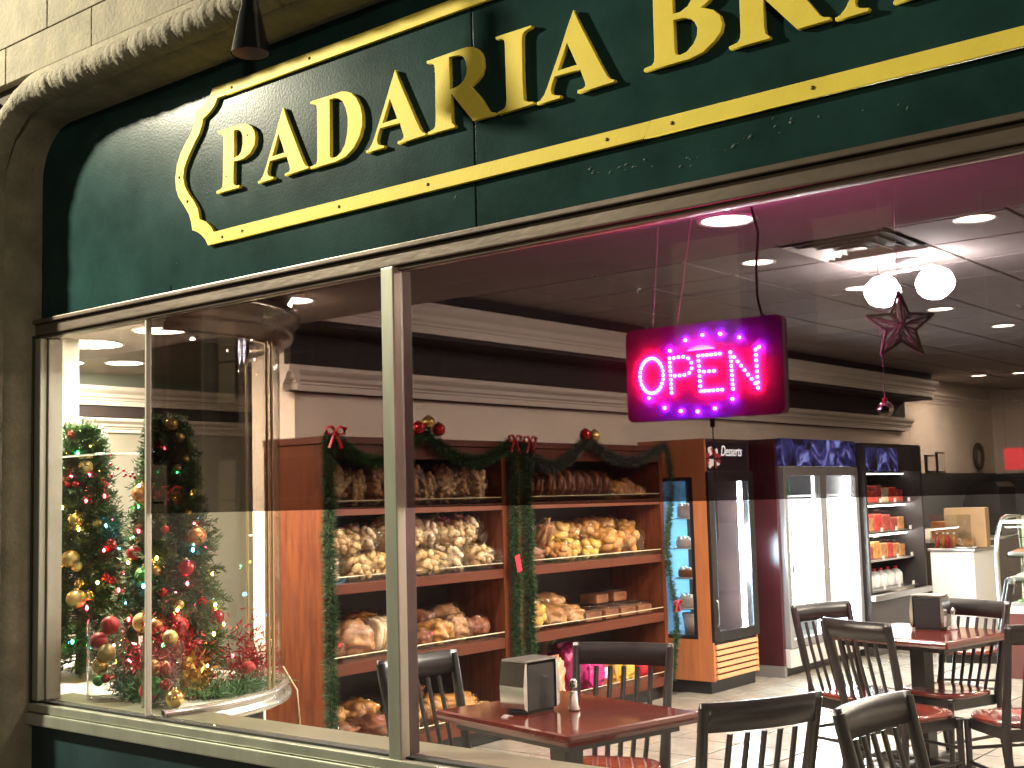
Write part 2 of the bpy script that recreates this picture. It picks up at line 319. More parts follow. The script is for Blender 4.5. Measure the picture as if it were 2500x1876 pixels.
# ------------------------------------------------------------------ shop sign
SG = thing('shop_sign', 'dark green fascia board with raised yellow letters PADARIA BRA and a yellow scrolled border', 'sign')
MB().box((-2.42, 0, 2.425), (.386, .05, 3.40), bev=.002).build('panel', GREEN, SG)
MB().box((.392, .002, 2.425), (3.6, .05, 3.40), bev=.002).build('panel', GREEN, SG)
MB().box((.3865, .012, 2.43), (.3915, .05, 3.39)).build('joint_strip', GASKET, SG)
LT = {
'P': ([(-0.9443,3.0399),(-0.9458,3.0313),(-0.925,3.0242),(-0.9133,3.0142),(-0.91,2.9981),(-0.9161,2.8233),(-0.9197,2.8064),(-0.9301,2.7995),(-0.9565,2.7964),(-0.9565,2.788),(-0.8146,2.7862),(-0.8145,2.7948),(-0.838,2.797),(-0.8494,2.8065),(-0.8506,2.8198),(-0.8473,2.8975),(-0.827,2.8957),(-0.7868,2.8964),(-0.7469,2.91),(-0.7202,2.9368),(-0.7147,2.9658),(-0.7196,2.9927),(-0.7358,3.0134),(-0.7621,3.0299),(-0.7988,3.0379),(-0.8528,3.0387)],
 [[(-0.8448,3.0216),(-0.8191,3.0205),(-0.7991,3.0075),(-0.7892,2.9858),(-0.7895,2.9555),(-0.7999,2.9272),(-0.8168,2.9132),(-0.8458,2.9103)]]),
'A': ([(0.046,3.0452),(0.0752,2.9824),(0.1078,2.9159),(0.1399,2.8502),(0.1612,2.8096),(0.172,2.7963),(0.1859,2.7911),(0.1846,2.7853),(0.053,2.783),(0.0539,2.7892),(0.0742,2.7906),(0.0839,2.7969),(0.0823,2.8098),(0.0716,2.8373),(0.0663,2.8552),(-0.0327,2.8555),(-0.0431,2.8336),(-0.0486,2.8163),(-0.0457,2.8029),(-0.0361,2.7952),(-0.0127,2.789),(-0.0148,2.7823),(-0.1027,2.7818),(-0.103,2.7875),(-0.0897,2.7906),(-0.0734,2.8058),(-0.061,2.826),(-0.0444,2.8595),(-0.0238,2.9005),(-0.0032,2.9414),(0.0215,2.9952),(0.0379,3.0282)],
 [[(0.0186,2.9534),(0.0552,2.8703),(-0.0205,2.87)]]),
'D': ([(-0.3945,3.0341),(-0.3954,3.0289),(-0.3729,3.0217),(-0.3609,3.0114),(-0.3577,2.9958),(-0.3588,2.8351),(-0.3602,2.8057),(-0.366,2.792),(-0.3812,2.789),(-0.3986,2.788),(-0.3979,2.781),(-0.2577,2.781),(-0.2076,2.7899),(-0.166,2.8134),(-0.1368,2.8477),(-0.1218,2.8848),(-0.121,2.9222),(-0.1303,2.9589),(-0.1499,2.9925),(-0.1741,3.0156),(-0.2027,3.0281),(-0.2276,3.034),(-0.2866,3.0331)],
 [[(-0.2903,3.0191),(-0.2657,3.0193),(-0.2406,3.012),(-0.22,2.997),(-0.204,2.9669),(-0.1956,2.9329),(-0.195,2.9007),(-0.1998,2.8668),(-0.2108,2.8342),(-0.2321,2.8094),(-0.2574,2.797),(-0.2784,2.7968),(-0.2902,2.8021),(-0.293,2.81)]]),
'R': ([(0.1997,3.0399),(0.2007,3.0333),(0.2226,3.0278),(0.2333,3.019),(0.2368,2.9879),(0.2351,2.8238),(0.2317,2.8054),(0.2234,2.7962),(0.1977,2.7913),(0.1982,2.7852),(0.32,2.7836),(0.3195,2.7891),(0.3081,2.7996),(0.3051,2.8192),(0.3058,2.9044),(0.4011,2.7883),(0.4936,2.7883),(0.4931,2.7942),(0.4764,2.7987),(0.4665,2.8069),(0.4341,2.8567),(0.3908,2.9069),(0.4189,2.9189),(0.4401,2.9377),(0.4484,2.9623),(0.4469,2.9893),(0.439,3.0101),(0.4257,3.0255),(0.4053,3.0375),(0.3811,3.0425),(0.353,3.043),(0.3247,3.0423)],
 [[(0.3006,3.0295),(0.3242,3.0286),(0.3454,3.0259),(0.3628,3.0174),(0.3745,2.9996),(0.3796,2.9714),(0.3765,2.9506),(0.3637,2.9322),(0.3423,2.9211),(0.3209,2.9168),(0.3009,2.9177)]]),
'I': ([(0.508,3.0439),(0.5078,3.0374),(0.5312,3.0339),(0.5425,3.0256),(0.5454,3.0117),(0.5457,2.8256),(0.5434,2.8078),(0.5331,2.7971),(0.508,2.7923),(0.5078,2.7858),(0.6531,2.788),(0.6526,2.7937),(0.6342,2.7974),(0.6216,2.8029),(0.6154,2.812),(0.6128,2.8747),(0.6147,3.0039),(0.618,3.0239),(0.6264,3.0321),(0.6541,3.0389),(0.6533,3.0435)], []),
'B': ([(1.1123,2.9928),(1.1109,2.8261),(1.1082,2.8094),(1.0999,2.8011),(1.0728,2.7974),(1.0725,2.7912),(1.2263,2.7899),(1.2722,2.7985),(1.3106,2.8221),(1.332,2.8431),(1.3378,2.8649),(1.3306,2.8904),(1.3112,2.9109),(1.2856,2.9231),(1.268,2.9301),(1.2939,2.941),(1.315,2.962),(1.319,2.985),(1.311,3.010),(1.292,3.030),(1.25,3.0435),(1.0725,3.0435),(1.0728,3.037),(1.0999,3.031),(1.11,3.02)],
 [[(1.1782,2.9188),(1.213,2.9168),(1.2356,2.9082),(1.2502,2.8939),(1.2587,2.873),(1.2557,2.8501),(1.2434,2.8296),(1.2197,2.812),(1.1964,2.8077),(1.1831,2.8128),(1.1785,2.8226)],
  [(1.177,2.9364),(1.2022,2.9345),(1.2297,2.9457),(1.245,2.966),(1.247,2.99),(1.236,3.012),(1.212,3.026),(1.178,3.027)]]),
}
LD = .014
for ch, dx, sx in (('P', 0, 1), ('A', -.596, 1), ('D', 0, 1), ('A', 0, 1), ('R', 0, 1), ('I', 0, 1), ('A', .772, 1.02), ('B', 0, 1), ('R', 1.1593, 1.02), ('A', 1.778, 1.02)):
    out, holes = LT[ch]; x0 = min(p[0] for p in out); f = lambda p: (x0+(p[0]-x0)*sx+dx, p[1])
    o = mobj('letter_'+ch, curve_mesh([f(p) for p in out], [[f(p) for p in h] for h in holes], LD), YEL, SG); o.location.y = -.0095
outl = [(-0.9831,3.2237),(-0.9974,3.2001),(-1.0331,3.1723),(-1.0943,3.1545),(-1.1018,3.1062),(-1.1237,3.0701),(-1.1568,3.0406),(-1.1938,3.0026),(-1.2199,2.9575),(-1.2312,2.9048),(-1.2275,2.8584),(-1.209,2.8186),(-1.1723,2.7759),(-1.1395,2.7342),(-1.1251,2.7003),(-1.118,2.6656),(-1.0857,2.6537),(-1.0573,2.6359),(-1.0326,2.6143),(-1.0151,2.5873)]
innl = [(-0.9517,3.1791),(-0.9694,3.1533),(-0.9978,3.1328),(-1.0455,3.1129),(-1.0492,3.0947),(-1.0695,3.0585),(-1.1057,3.021),(-1.1423,2.9786),(-1.1718,2.9344),(-1.1793,2.895),(-1.1683,2.8566),(-1.1429,2.8203),(-1.1067,2.7824),(-1.0817,2.7467),(-1.0712,2.7025),(-1.0286,2.6844),(-0.9936,2.6566),(-0.9798,2.6346)]
def border(nm, poly):
    o = mobj(nm, curve_mesh(poly, [], .012), YEL, SG); o.location.y = -.0085
border('border_end', [(-.90, 3.2235)]+outl+[(-.893, 2.5875), (-.893, 2.6350)]+innl[::-1]+[(-.90, 3.1790)])
border('border_bar', [(-.891, 2.5875), (1.06, 2.590), (1.085, 2.6375), (-.891, 2.6350)])
border('border_bar', [(1.0625, 2.590), (3.5, 2.593), (3.5, 2.641), (1.0875, 2.6375)])
border('border_bar', [(-.898, 3.1790), (.75, 3.181), (.75, 3.226), (-.898, 3.2235)])
border('border_bar', [(.7525, 3.181), (3.5, 3.184), (3.5, 3.229), (.7525, 3.226)])
SCREW = pm('rusty_screw', (.10, .06, .02), .6, .5)
for (x, z) in ((-.925, 2.607), (-.80, 2.611), (-.25, 2.612), (.19, 2.613), (.93, 2.614), (1.16, 2.615), (1.6, 2.616), (-.86, 3.20), (-.4, 3.203), (-1.205, 2.90), (-1.15, 2.79), (-.763, 2.985), (-.895, 2.845)):
    MB().lathe([(0, .002), (.006, .001), (.006, 0)], n=8, mtx=Matrix.Translation((x, -.0165, z)) @ Matrix.Rotation(pi/2, 4, 'X')).build('screw', SCREW, SG)
# flaked paint along the lower board
FLK = pm('flaked_paint', (.20, .21, .20), .8)
random.seed(11); fl = MB()
for k in range(54):
    x = .85+random.random()**1.3*1.0 if k < 40 else random.uniform(-1.9, 2.1); z = 2.515+.02*sin(x*9)+random.gauss(0, .009)+.018*(x-.85) if k < 40 else random.choice((2.432, 2.431, 2.55))+random.gauss(0, .002)
    a = random.uniform(.3, 1.0); L = random.uniform(.002, .011)*random.random(); wd = random.uniform(.0008, .0026); dx, dz = cos(a)*L, sin(a)*L; px_, pz_ = -sin(a)*wd, cos(a)*wd
    fl.add([(x-dx, -.0012, z-dz), (x+px_, -.0012, z+pz_), (x+dx, -.0012, z+dz), (x-px_*random.uniform(.3, 1.5), -.0012, z-pz_)], [(0, 1, 2, 3)])
fo = fl.build('flaked_paint', FLK, SG, 'stuff')
# small dents and dirt runs stay in the board material

# ------------------------------------------------------------------ gooseneck lamp over the sign (off)
GL = thing('gooseneck_lamp', 'black gooseneck sign lamp with a conical metal shade above the sign', 'lamp', (-.315, -.36, 3.105))
GM = pm('black_enamel_shade', (.02, .022, .025), .16, .3, .6, coat=.5)
MB().lathe([(.068, 0), (.066, .012), (.056, .06), (.044, .12), (.034, .165), (.031, .17), (.031, .225), (.023, .24), (.023, .32), (0, .325)], n=28).build('shade', GM, GL)
MB().lathe([(.064, .002), (.052, .06), (.040, .12), (.0, .15)], n=28).build('shade_lining', pm('shade_inside', (.35, .35, .33), .5), GL)
MB().ico((0, 0, .07), (.025, .025, .04), 2).build('bulb', pm('unlit_bulb', (.6, .6, .58), .2), GL)
MB().tube([(0, 0, .31), (0, .01, .42), (.01, .08, .49), (.02, .2, .52), (.03, .30, .49)], .013, 10).build('arm', BLACK, GL)
MB().lathe([(.05, 0), (.05, .012), (.03, .02), (0, .02)], n=18, mtx=Matrix.Translation((.03, .30, .49)) @ Matrix.Rotation(pi/2, 4, 'X')).build('wall_plate', BLACK, GL)

# ------------------------------------------------------------------ storefront window
WN = thing('storefront_window', 'large metal framed shop window of three glass panes with dark film on top', 'window')
XR = 3.6
MB().box((-2.33, -.045, 2.405), (XR, .06, 2.424), bev=.004).build('head_cap', BRONZE, WN)
MB().box((-2.33, -.030, 2.352), (XR, .09, 2.403), bev=.006).build('head_rail', BRONZE, WN)
MB().box((-2.33, -.018, 2.338), (XR, .03, 2.351), bev=.003).build('head_stop', BRONZE, WN)
MB().box((-2.335, -.045, .60), (-2.285, .10, 2.352), bev=.004).build('jamb', pm('black_jamb', (.03, .03, .028), .5, .2), WN)
MB().box((-2.283, -.035, .70), (-2.235, .0, 2.337), bev=.004).build('jamb', ALU, WN)
MB().box((-2.283, .002, .70), (-2.225, .075, 2.337), bev=.004).build('jamb_lining', ALU, WN)
MB().box((-.018, -.042, .652), (.042, .0, 2.350), bev=.005).build('mullion', ALU, WN)
MB().box((-.012, .001, .70), (.034, .055, 2.350), bev=.003).build('mullion_core', pm('dark_bronze', (.06, .048, .04), .45, .3, .4, 6, .25), WN)
MB().box((-1.452, -.012, .70), (-1.440, .015, 2.337), bev=.003).build('glazing_bar', pm('pale_glazing_bar', (.6, .58, .5), .35, .3), WN)
MB().box((-2.33, -.02, .692), (XR, .02, .700)).build('gasket', GASKET, WN)
MB().box((-2.33, -.05, .655), (XR, .03, .691), bev=.004).build('sill_rail', ALU, WN)
MB().box((-2.33, -.064, .600), (XR, .03, .652), bev=.006).build('sill_nosing', ALU, WN)
MB().box((-2.33, .031, .640), (XR, .20, .700), bev=.004).build('inner_sill', pm('olive_sill', (.12, .11, .07), .5, .2, .4, 5, .15), WN)
for (a, b) in ((-2.235, -1.453), (-1.439, -.013), (.037, XR)):
    MB().box((a, .0015, .701), (b, .0075, 2.337)).build('pane', GLASS, WN)
for (a, b) in ((-1.439, -.013), (.037, XR)):
    MB().box((a, .009, 1.522), (b, .0096, 2.336)).build('window_film', FILM, WN)
SR = thing('stall_riser', 'dark green panel under the shop window beside the stone pier', 'panel')
MB().box((-2.36, -.03, -.15), (XR, .12, .599), bev=.003).build('panel', GREENB, SR)
MB().box((-2.372, -.045, -.15), (-2.352, -.031, .599), bev=.003).build('edge_trim', ALU, SR)
# ------------------------------------------------------------------ interior shell
ZC, ZS, YS = 2.88, 2.575, 1.64
fl_ = struct(MB().box((-7, .02, -.12), (5, 16, -.004)).build('floor', GROUT))
tm = MB().box((.0065, .0065, -.003), (.4435, .4435, .004), bev=.003).mesh('floor_tile'); tm.materials.append(TILE)
for i in range(-5, 9):
    for j in range(0, 33):
        x, y = i*.45, .25+j*.45
        if x > 3.2 or (y < .3 and x < -1.3): continue
        o = mobj('floor_tile', tm, None, fl_); o.location = (x, y, 0)
ce = struct(MB().box((-7, YS+.02, ZC+.012), (5, 16, ZC+.1)).build('ceiling', GRID))
cm = MB().box((.012, .012, -.004), (.598, .598, .011), bev=.004).mesh('ceiling_tile'); cm.materials.append(CEIL)
VENT = (-.04, 3.05)
for i in range(-4, 8):
    for j in range(0, 22):
        x, y = -.06+i*.61, 1.83+j*.61+.002
        if abs(x+.06) < .02 and abs(y-3.05) < .03: continue
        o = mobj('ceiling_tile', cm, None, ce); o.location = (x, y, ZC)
struct(MB().box((-2.82, 1.9, 0), (-2.72, 15.5, ZC+.05)).box((-3.12, 1.9, 0), (-2.82, 2.0, ZC+.05)).build('wall_left', CREAM))
SIDEW = pm('side_room_paint', (.33, .32, .25), .85, 0, .2, 3, .06)
struct(MB().box((-5.4, .3, 0), (-5.3, 5, ZC+.05)).box((-5.3, 4.9, 0), (-2.82, 5.0, ZC+.05)).build('wall_side_room', SIDEW))
struct(MB().box((-6, 14.6, 0), (5, 14.75, ZC+.05)).build('wall_back', CREAM))
struct(MB().box((4.6, .3, 0), (4.7, 14.6, ZC+.05)).build('wall_right', CREAM))
struct(MB().box((-7, .31, -.1), (-6.9, 16, 3)).box((-7, .10, -.1), (-3.0, .30, 2.99)).box((-2.999, .10, 2.43), (4.8, .30, 2.99)).box((3.61, .10, -.1), (4.8, .30, 2.43)).box((-2.999, .122, -.1), (3.61, .20, .638)).build('wall_front', CREAM))
struct(MB().box((-7, .301, ZS), (4.6, YS, ZC+.11)).build('window_soffit', SOFF))
struct(MB().box((-2.9, .301, 2.42), (4.6, .36, ZS-.003)).build('soffit_return', SOFF))
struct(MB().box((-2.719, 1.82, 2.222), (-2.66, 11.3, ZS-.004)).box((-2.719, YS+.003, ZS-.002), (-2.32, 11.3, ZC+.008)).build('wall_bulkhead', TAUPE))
CROWN = [(0, 0), (.018, 0), (.018, .035), (.028, .04), (.028, .05), (.045, .062), (.05, .085), (.075, .105), (.082, .115), (.082, .140), (0, .140)]
def crown(nm, x, y0, y1, z, h=1.0, axis='y', sgn=1, mat=TRIM):
    mb = MB(); poly = [(x+sgn*a, z+b*h) for a, b in CROWN]
    if axis == 'y': mb.prism(poly, 'y', y0, y1)
    else: mb.prism(poly, 'x', y0, y1)
    return struct(mb.build(nm, mat))
crown('crown_moulding_bulkhead', -2.659, 1.74, 11.38, 2.225, 1.05)
crown('crown_moulding_cove', -2.319, YS+.004, 11.3, 2.60, 1.32)
crown('crown_moulding_soffit', YS+.001, -2.236, 4.6, 2.60, 1.32, 'x')
mb = MB(); mb.prism([(1.819-a, 2.225+b*1.05) for a, b in CROWN], 'x', -2.80, -2.5775); struct(mb.build('crown_moulding_return', TRIM))
crown('crown_moulding_back', 14.599, -2.63, 4.6, 2.60, 1.0, 'x', -1); crown('crown_moulding_far_left', -2.719, 11.39, 14.5, 2.60, 1.0)
crown('crown_moulding_side_room', -5.299, .31, 4.89, 2.13, .75)
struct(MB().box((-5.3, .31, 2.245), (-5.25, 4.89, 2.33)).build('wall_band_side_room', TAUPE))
crown('crown_moulding_side_room_upper', -5.249, .31, 4.88, 2.33, 1.0)
struct(MB().box((-5.3, .31, 2.475), (-5.28, 4.89, ZS)).build('wall_band_upper', pm('grey_green_paint', (.22, .26, .20), .8)))
struct(MB().box((-2.719, 14.585, 1.08), (4.6, 14.599, 1.72)).box((-2.719, 11.2, 1.08), (-2.705, 14.58, 1.73)).build('wall_backsplash', pm('dark_mosaic', (.05, .05, .05), .35, 0, .5, 90, .7)))

# ------------------------------------------------------------------ ceiling lights
WARM = (1, .85, .69)
DL = emat('downlight_lens', (1, .86, .70), 26)
def downlight(x, y, z, label, power, r=.085):
    t = thing('downlight', label, 'ceiling light', (x, y, z), group='round downlights in the ceilings')
    MB().lathe([(r+.02, -.001), (r+.018, -.008), (r+.003, -.007), (r, .0)], n=28).build('trim_ring', WHITE, t)
    MB().lathe([(0, -.004), (r, -.004), (r, -.002)], n=24).build('lens', DL, t)
    lamp('downlight_light', 'AREA', (0, 0, -.012), power, WARM, r*1.9, t)
    return t
PW = 31
downlight(.73, 1.06, ZS, 'bright downlight in the grey soffit beside the sign cables', PW*.9, .095)
downlight(-1.75, 1.06, ZS, 'bright downlight in the soffit above the curved glass display', PW*1.2, .095)
downlight(.97, 3.15, ZC, 'downlight nearest the right edge, beside the air vent', PW, .09)
downlight(-.36, 3.38, ZC, 'downlight in the tiled ceiling just right of the hanging sign cable', PW)
downlight(-.33, 4.72, ZC, 'downlight touching the left of the white glare lamps', PW)
downlight(-.30, 6.12, ZC, 'downlight just right of the hanging star', PW)
downlight(-.28, 7.50, ZC, 'downlight right of the star, near the right edge', PW)
downlight(-2.0, 12.0, ZC, 'left of the two tiny far downlights above the back wall', PW*.8)
downlight(-1.55, 12.1, ZC, 'right of the two tiny far downlights above the back wall', PW*.8)
downlight(-3.0, .50, ZS, 'added unseen downlight straight above the Christmas trees, close behind the window head', PW*2.6, .085)  # added lamp hidden by the window head, brightens the trees
downlight(-3.85, 1.21, ZS, 'largest glowing light in the left pane, above the left Christmas tree', PW*.7, .20)
downlight(-3.07, 1.19, ZS, 'glowing light right at the glass joint above the right Christmas tree', PW*.35, .14)
downlight(-4.80, 1.62, ZS, 'small glowing light at the left edge of the left pane', PW*.3, .12)
downlight(-4.58, 1.95, ZS, 'white glowing light between the big light and the glass joint', PW*.3, .12)
for (x, y, lb) in ((1.9, 4.4, 'nearest'), (1.9, 6.4, 'middle'), (1.9, 8.4, 'farthest')):   # added downlights out of view on the right, to brighten the floor
    downlight(x, y, ZC, '%s of three added downlights in the ceiling beyond the right picture edge' % lb, PW*1.2)

tl = thing('twin_ceiling_lamp', 'pair of glaring white globe lamps under the ceiling behind the star', 'ceiling light', (.30, 3.95, ZC-.01))
MB().lathe([(0, 0), (.07, 0), (.07, -.03), (.015, -.04), (.015, -.07), (0, -.07)], n=20).build('ceiling_plate', WHITE, tl)
MB().tube([(-.16, .03, -.06), (0, 0, -.055), (.16, -.03, -.06)], .012, 8).build('crossbar', WHITE, tl)
for sx in (-1, 1):
    MB().ico((sx*.17, -sx*.035, -.16), (.108, .108, .095), 3, disp=.10, ds=2.2, seed=sx+3).build('globe', emat('white_globe_glow', (.95, .98, 1), 90), tl)

# ------------------------------------------------------------------ air vent
AV = thing('air_vent', 'square metal air diffuser set in the ceiling tiles', 'air vent', (VENT[0]-.02+.305, VENT[1]+.305, ZC))
VM = pm('vent_metal', (.55, .5, .47), .4, .3)
MB().box((-.295, -.295, .0), (.295, .295, .01)).build('throat', pm('vent_dark', (.02, .02, .02), .8), AV)
for k, (s, dz) in enumerate(((.295, -.004), (.225, -.010), (.155, -.016), (.085, -.02))):
    mb = MB(); w_ = .032
    for a in range(4):
        m = Matrix.Rotation(a*pi/2, 4, 'Z')
        mb.add([(-s, -s, dz-.012), (s, -s, dz-.012), (s-w_, -s+w_, dz+.012), (-s+w_, -s+w_, dz+.012), (-s, -s, dz-.009), (s, -s, dz-.009), (s-w_, -s+w_, dz+.015), (-s+w_, -s+w_, dz+.015)], [(0, 1, 2, 3), (7, 6, 5, 4), (0, 4, 5, 1), (2, 6, 7, 3)], False, m)
    mb.build('louvre_ring', VM, AV)
MB().box((-.05, -.05, -.022), (.05, .05, -.012), bev=.004).build('centre_plate', VM, AV)
for (x, y, lb) in ((-1.35, 3.6, 'small sprinkler head in the ceiling left of the sign chain'), (.2, 6.4, 'small dark sprinkler head in the ceiling right of the star')):
    sp = thing('sprinkler', lb, 'sprinkler', (x, y, ZC-.002)); MB().lathe([(.035, 0), (.03, -.008), (.012, -.012), (.008, -.035), (.022, -.038), (0, -.042)], n=14).build('head', STEEL, sp)

# ------------------------------------------------------------------ OPEN sign
OS = thing('open_sign', 'glowing red and purple LED sign reading OPEN hanging behind the glass', 'sign', (1.135, .135, 1.905))
OS.rotation_euler = (0, R(.6), 0)
def rrect(w_, h, r, n=6):
    p = []
    for (cx, cz, a0) in ((w_/2-r, h/2-r, 0), (-w_/2+r, h/2-r, 90), (-w_/2+r, -h/2+r, 180), (w_/2-r, -h/2+r, 270)):
        for k in range(n+1): a = R(a0+90*k/n); p.append((cx+r*cos(a), cz+r*sin(a)))
    return p
MB().prism(rrect(.530, .284, .022), 'y', 0, .018).build('board', pm('glow_tinted_plastic', (.40, .05, .36), .4, 0, .4), OS)  # plum tint stands in for the LED halo on a black board
MB().prism(rrect(.528, .282, .022), 'y', .019, .032).build('back_shell', BLACK, OS)
LEDR = emat('red_led', (1, .03, .10), 560); LEDB = emat('violet_led', (.17, .04, 1), 620)
led = MB().ico((0, 0, 0), (.0041, .0048, .0041), 2).mesh('led'); ledb = led.copy(); led.materials.append(LEDR); ledb.materials.append(LEDB)
def seg(a, b, n, ends=(1, 1)): return [(a[0]+(b[0]-a[0])*k/(n-1), a[1]+(b[1]-a[1])*k/(n-1)) for k in range(n)]
def zpx(x, y): return ((x-1095)/1620*.525, -((y-(870-(x-1095)*.118))/1010*.284))   # photo zoom grid -> sign face metres
LR = []
for k in range(26):
    a = 2*pi*k/26; LR.append(zpx(563+128*cos(a), 945+190*sin(a)-(128*cos(a))*.1))
P_ = [zpx(*p) for p in seg((765, 750), (777, 1118), 9)]+[zpx(*p) for p in ((812, 745), (862, 735), (914, 730), (965, 745), (997, 790), (1000, 850), (972, 900), (920, 922), (868, 930), (818, 936))]
E_ = [zpx(*p) for p in seg((1072, 716), (1086, 1090), 8)]+[zpx(*p) for p in seg((1118, 712), (1296, 688), 5)]+[zpx(*p) for p in seg((1128, 882), (1230, 870), 3)]+[zpx(*p) for p in seg((1128, 1084), (1308, 1064), 5)]
N_ = [zpx(*p) for p in seg((1403, 672), (1418, 1052), 9)]+[zpx(*p) for p in seg((1440, 722), (1640, 985), 7)]+[zpx(*p) for p in seg((1655, 640), (1667, 1030), 8)]
for (x, z) in LR+P_+E_+N_:
    o = mobj('led', led, None, OS); o.location = (x, -.004, z)
for (x, y) in ((770, 668), (940, 554), (1123, 496), (1307, 482), (1497, 517), (1690, 612), (526, 1188), (695, 1285), (868, 1311), (1047, 1305), (1225, 1262), (1408, 1156)):
    px_, pz_ = zpx(x, y); o = mobj('led', ledb, None, OS); o.location = (px_, -.004, pz_)
lamp('sign_glow', 'AREA', (0, .05, -.01), 28, (1, .10, .50), .2, OS, (R(125), 0, 0))
for sx in (-1, 1):
    MB().box((sx*.2-.006, .012, .138), (sx*.2+.006, .02, .152), bev=.002).build('hook', STEEL, OS)
MB().lathe([(.008, 0), (.008, -.025), (.003, -.028), (0, -.03)], (.02, .02, -.141), n=10).build('pull_plug', BLACK, OS)
MB().tube([(.02, .02, -.17), (.024, .022, -.5)], .0018, 6).build('pull_cord', GASKET, OS)
# chain, cables
CHN = thing('sign_chain', 'thin bead chain holding the left of the glowing sign', 'chain', (0, 0, 0))
p0, p1 = Vector((.955, .16, 2.052)), Vector((.90, .33, ZS)); bead = MB().ico((0, 0, 0), .0032, 1).mesh('bead'); bead.materials.append(STEEL)
for k in range(60):
    o = mobj('bead', bead, None, CHN); o.location = p0.lerp(p1, k/59)
tag(MB().tube([(1.04, .16, 2.052), (1.035, .25, 2.3), (1.02, .36, ZS)], .0024, 6).build('sign_wire', pm('pale_wire', (.5, .4, .4), .5)), 'pale straight wire behind the top of the glowing sign', 'wire')
tag(MB().tube([(1.335, .15, 2.03), (1.315, .16, 2.11), (1.295, .2, 2.2), (1.27, .27, 2.32), (1.255, .25, 2.42), (1.22, .4, ZS-.01), (1.10, .45, ZS-.015), (1.0, .40, ZS-.02), (.92, .44, ZS-.008)], .0042, 7).build('power_cable', GASKET), 'black power cable dropping to the right of the glowing sign', 'cable')
cb = MB(); random.seed(8)
for k in range(5):
    y = .38+k*.03; pts = [(.78+.10*t+random.uniform(-.01, .01), y+.05*sin(t*2+k), ZS-.012-.03*sin(pi*t/4)*random.uniform(.5, 1.2)) for t in range(5)]; cb.tube(pts, .0035, 6)
tag(cb.build('cable_bundle', GASKET), 'tangle of black cables lying under the soffit beside the bright downlight', 'cable')
# star and bauble hanging in the window
st = thing('hanging_star', 'dark glitter star ornament hanging under the glaring lamps', 'ornament', (1.60, .50, 2.02), R(38))
poly = [(cos(R(90+36*k))*(.105 if k % 2 == 0 else .045), sin(R(90+36*k))*(.105 if k % 2 == 0 else .045)) for k in range(10)]
GW = pm('glitter_wire', (.30, .28, .24), .5, .3, .5, 120, .6, .6, 160)
for k in range(10):
    a_, b_ = poly[k], poly[(k+1) % 10]; MB().tube([(a_[0], 0, a_[1]), (b_[0], 0, b_[1])], .0045, 6).tube([(a_[0], 0, a_[1]), (0, -.022, 0)], .0025, 5).tube([(a_[0], 0, a_[1]), (0, .022, 0)], .0025, 5).build('star_edge', GW, st)
mb = MB(); rnd = random.Random(3)
for k in range(10):
    a_, b_ = Vector((poly[k][0], 0, poly[k][1])), Vector((poly[(k+1) % 10][0], 0, poly[(k+1) % 10][1]))
    for j in range(9):
        s_ = rnd.random(); t_ = rnd.random(); p_ = a_.lerp(b_, s_); q_ = Vector((0, rnd.choice((-.02, .02)), 0)).lerp(a_ if rnd.random() < .5 else b_, t_); mb.tube([tuple(p_), tuple(q_)], .0014, 4, cap=False)
mb.build('star_mesh', GW, st)
MB().tube([(0, 0, .1), (0, 0, .545)], .0012, 5).build('thread', pm('clear_thread', (.4, .38, .36), .4), st)
hb = thing('hanging_bauble', 'silver ball ornament hanging on a thread left of the back wall', 'ornament', (1.54, .50, 1.777))
MB().ico((0, 0, 0), .024, 3).build('ball', pm('silver_bauble', (.75, .72, .65), .12, 1.0), hb); MB().lathe([(.008, .022), (.008, .034), (0, .035)], n=10).build('cap', RED, hb)
MB().tube([(0, 0, .03), (0, 0, .79)], .0012, 5).build('thread', MATS['clear_thread'], hb)
# ------------------------------------------------------------------ bread shelf unit
SX0, SX1 = -2.715, -2.20; SY0, SY1 = 1.655, 5.165
BU = thing('bread_shelf', 'long cherry wood bread shelf in two bays along the left wall', 'shelf')
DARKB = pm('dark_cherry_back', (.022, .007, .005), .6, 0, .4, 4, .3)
for (a, b) in ((SY0, SY0+.045), (3.21, 3.345), (3.352, 3.49), (SY1-.045, SY1)): MB().box((SX0, a, 0), (SX1, b, 1.88), bev=.003).build('side_panel', CHERRY, BU)
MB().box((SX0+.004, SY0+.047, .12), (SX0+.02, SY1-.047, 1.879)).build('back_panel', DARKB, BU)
MB().box((SX0, SY0-.01, 1.883), (SX1+.012, SY1+.01, 1.925), bev=.004).build('top_board', CHERRYD, BU)
MB().box((SX1-.02, SY0+.047, 1.80), (SX1-.002, 3.208, 1.879), bev=.002).box((SX1-.02, 3.492, 1.80), (SX1-.002, SY1-.047, 1.879), bev=.002).build('header_rail', CHERRYD, BU)
SH = {1: 1.475, 2: 1.035, 3: .585, 4: .10}; ST = {1: 1.52, 2: 1.093, 3: .650, 4: .165}
BAYS = ((SY0+.047, 3.208), (3.492, SY1-.047))
for (a, b) in BAYS:
    for k in (1, 2, 3, 4):
        MB().box((SX0+.022, a, SH[k]), (SX1-.002, b, ST[k]), bev=.003).build('shelf_board', CHERRYD, BU)
        MB().box((SX1-.012, a, ST[k]+.001), (SX1-.007, b, ST[k]+.035)).build('lip', glassmat('acrylic_lip', (.95, .95, .93), .8), BU)
        MB().tube([(SX1-.009, a, ST[k]+.038), (SX1-.009, b, ST[k]+.038)], .0036, 6).build('rail', pm('pale_rail', (.75, .66, .45), .3, .4), BU)
MB().box((SX0+.03, SY0+.05, .0), (SX1-.05, SY1-.05, .098)).build('plinth', BLACK, BU)

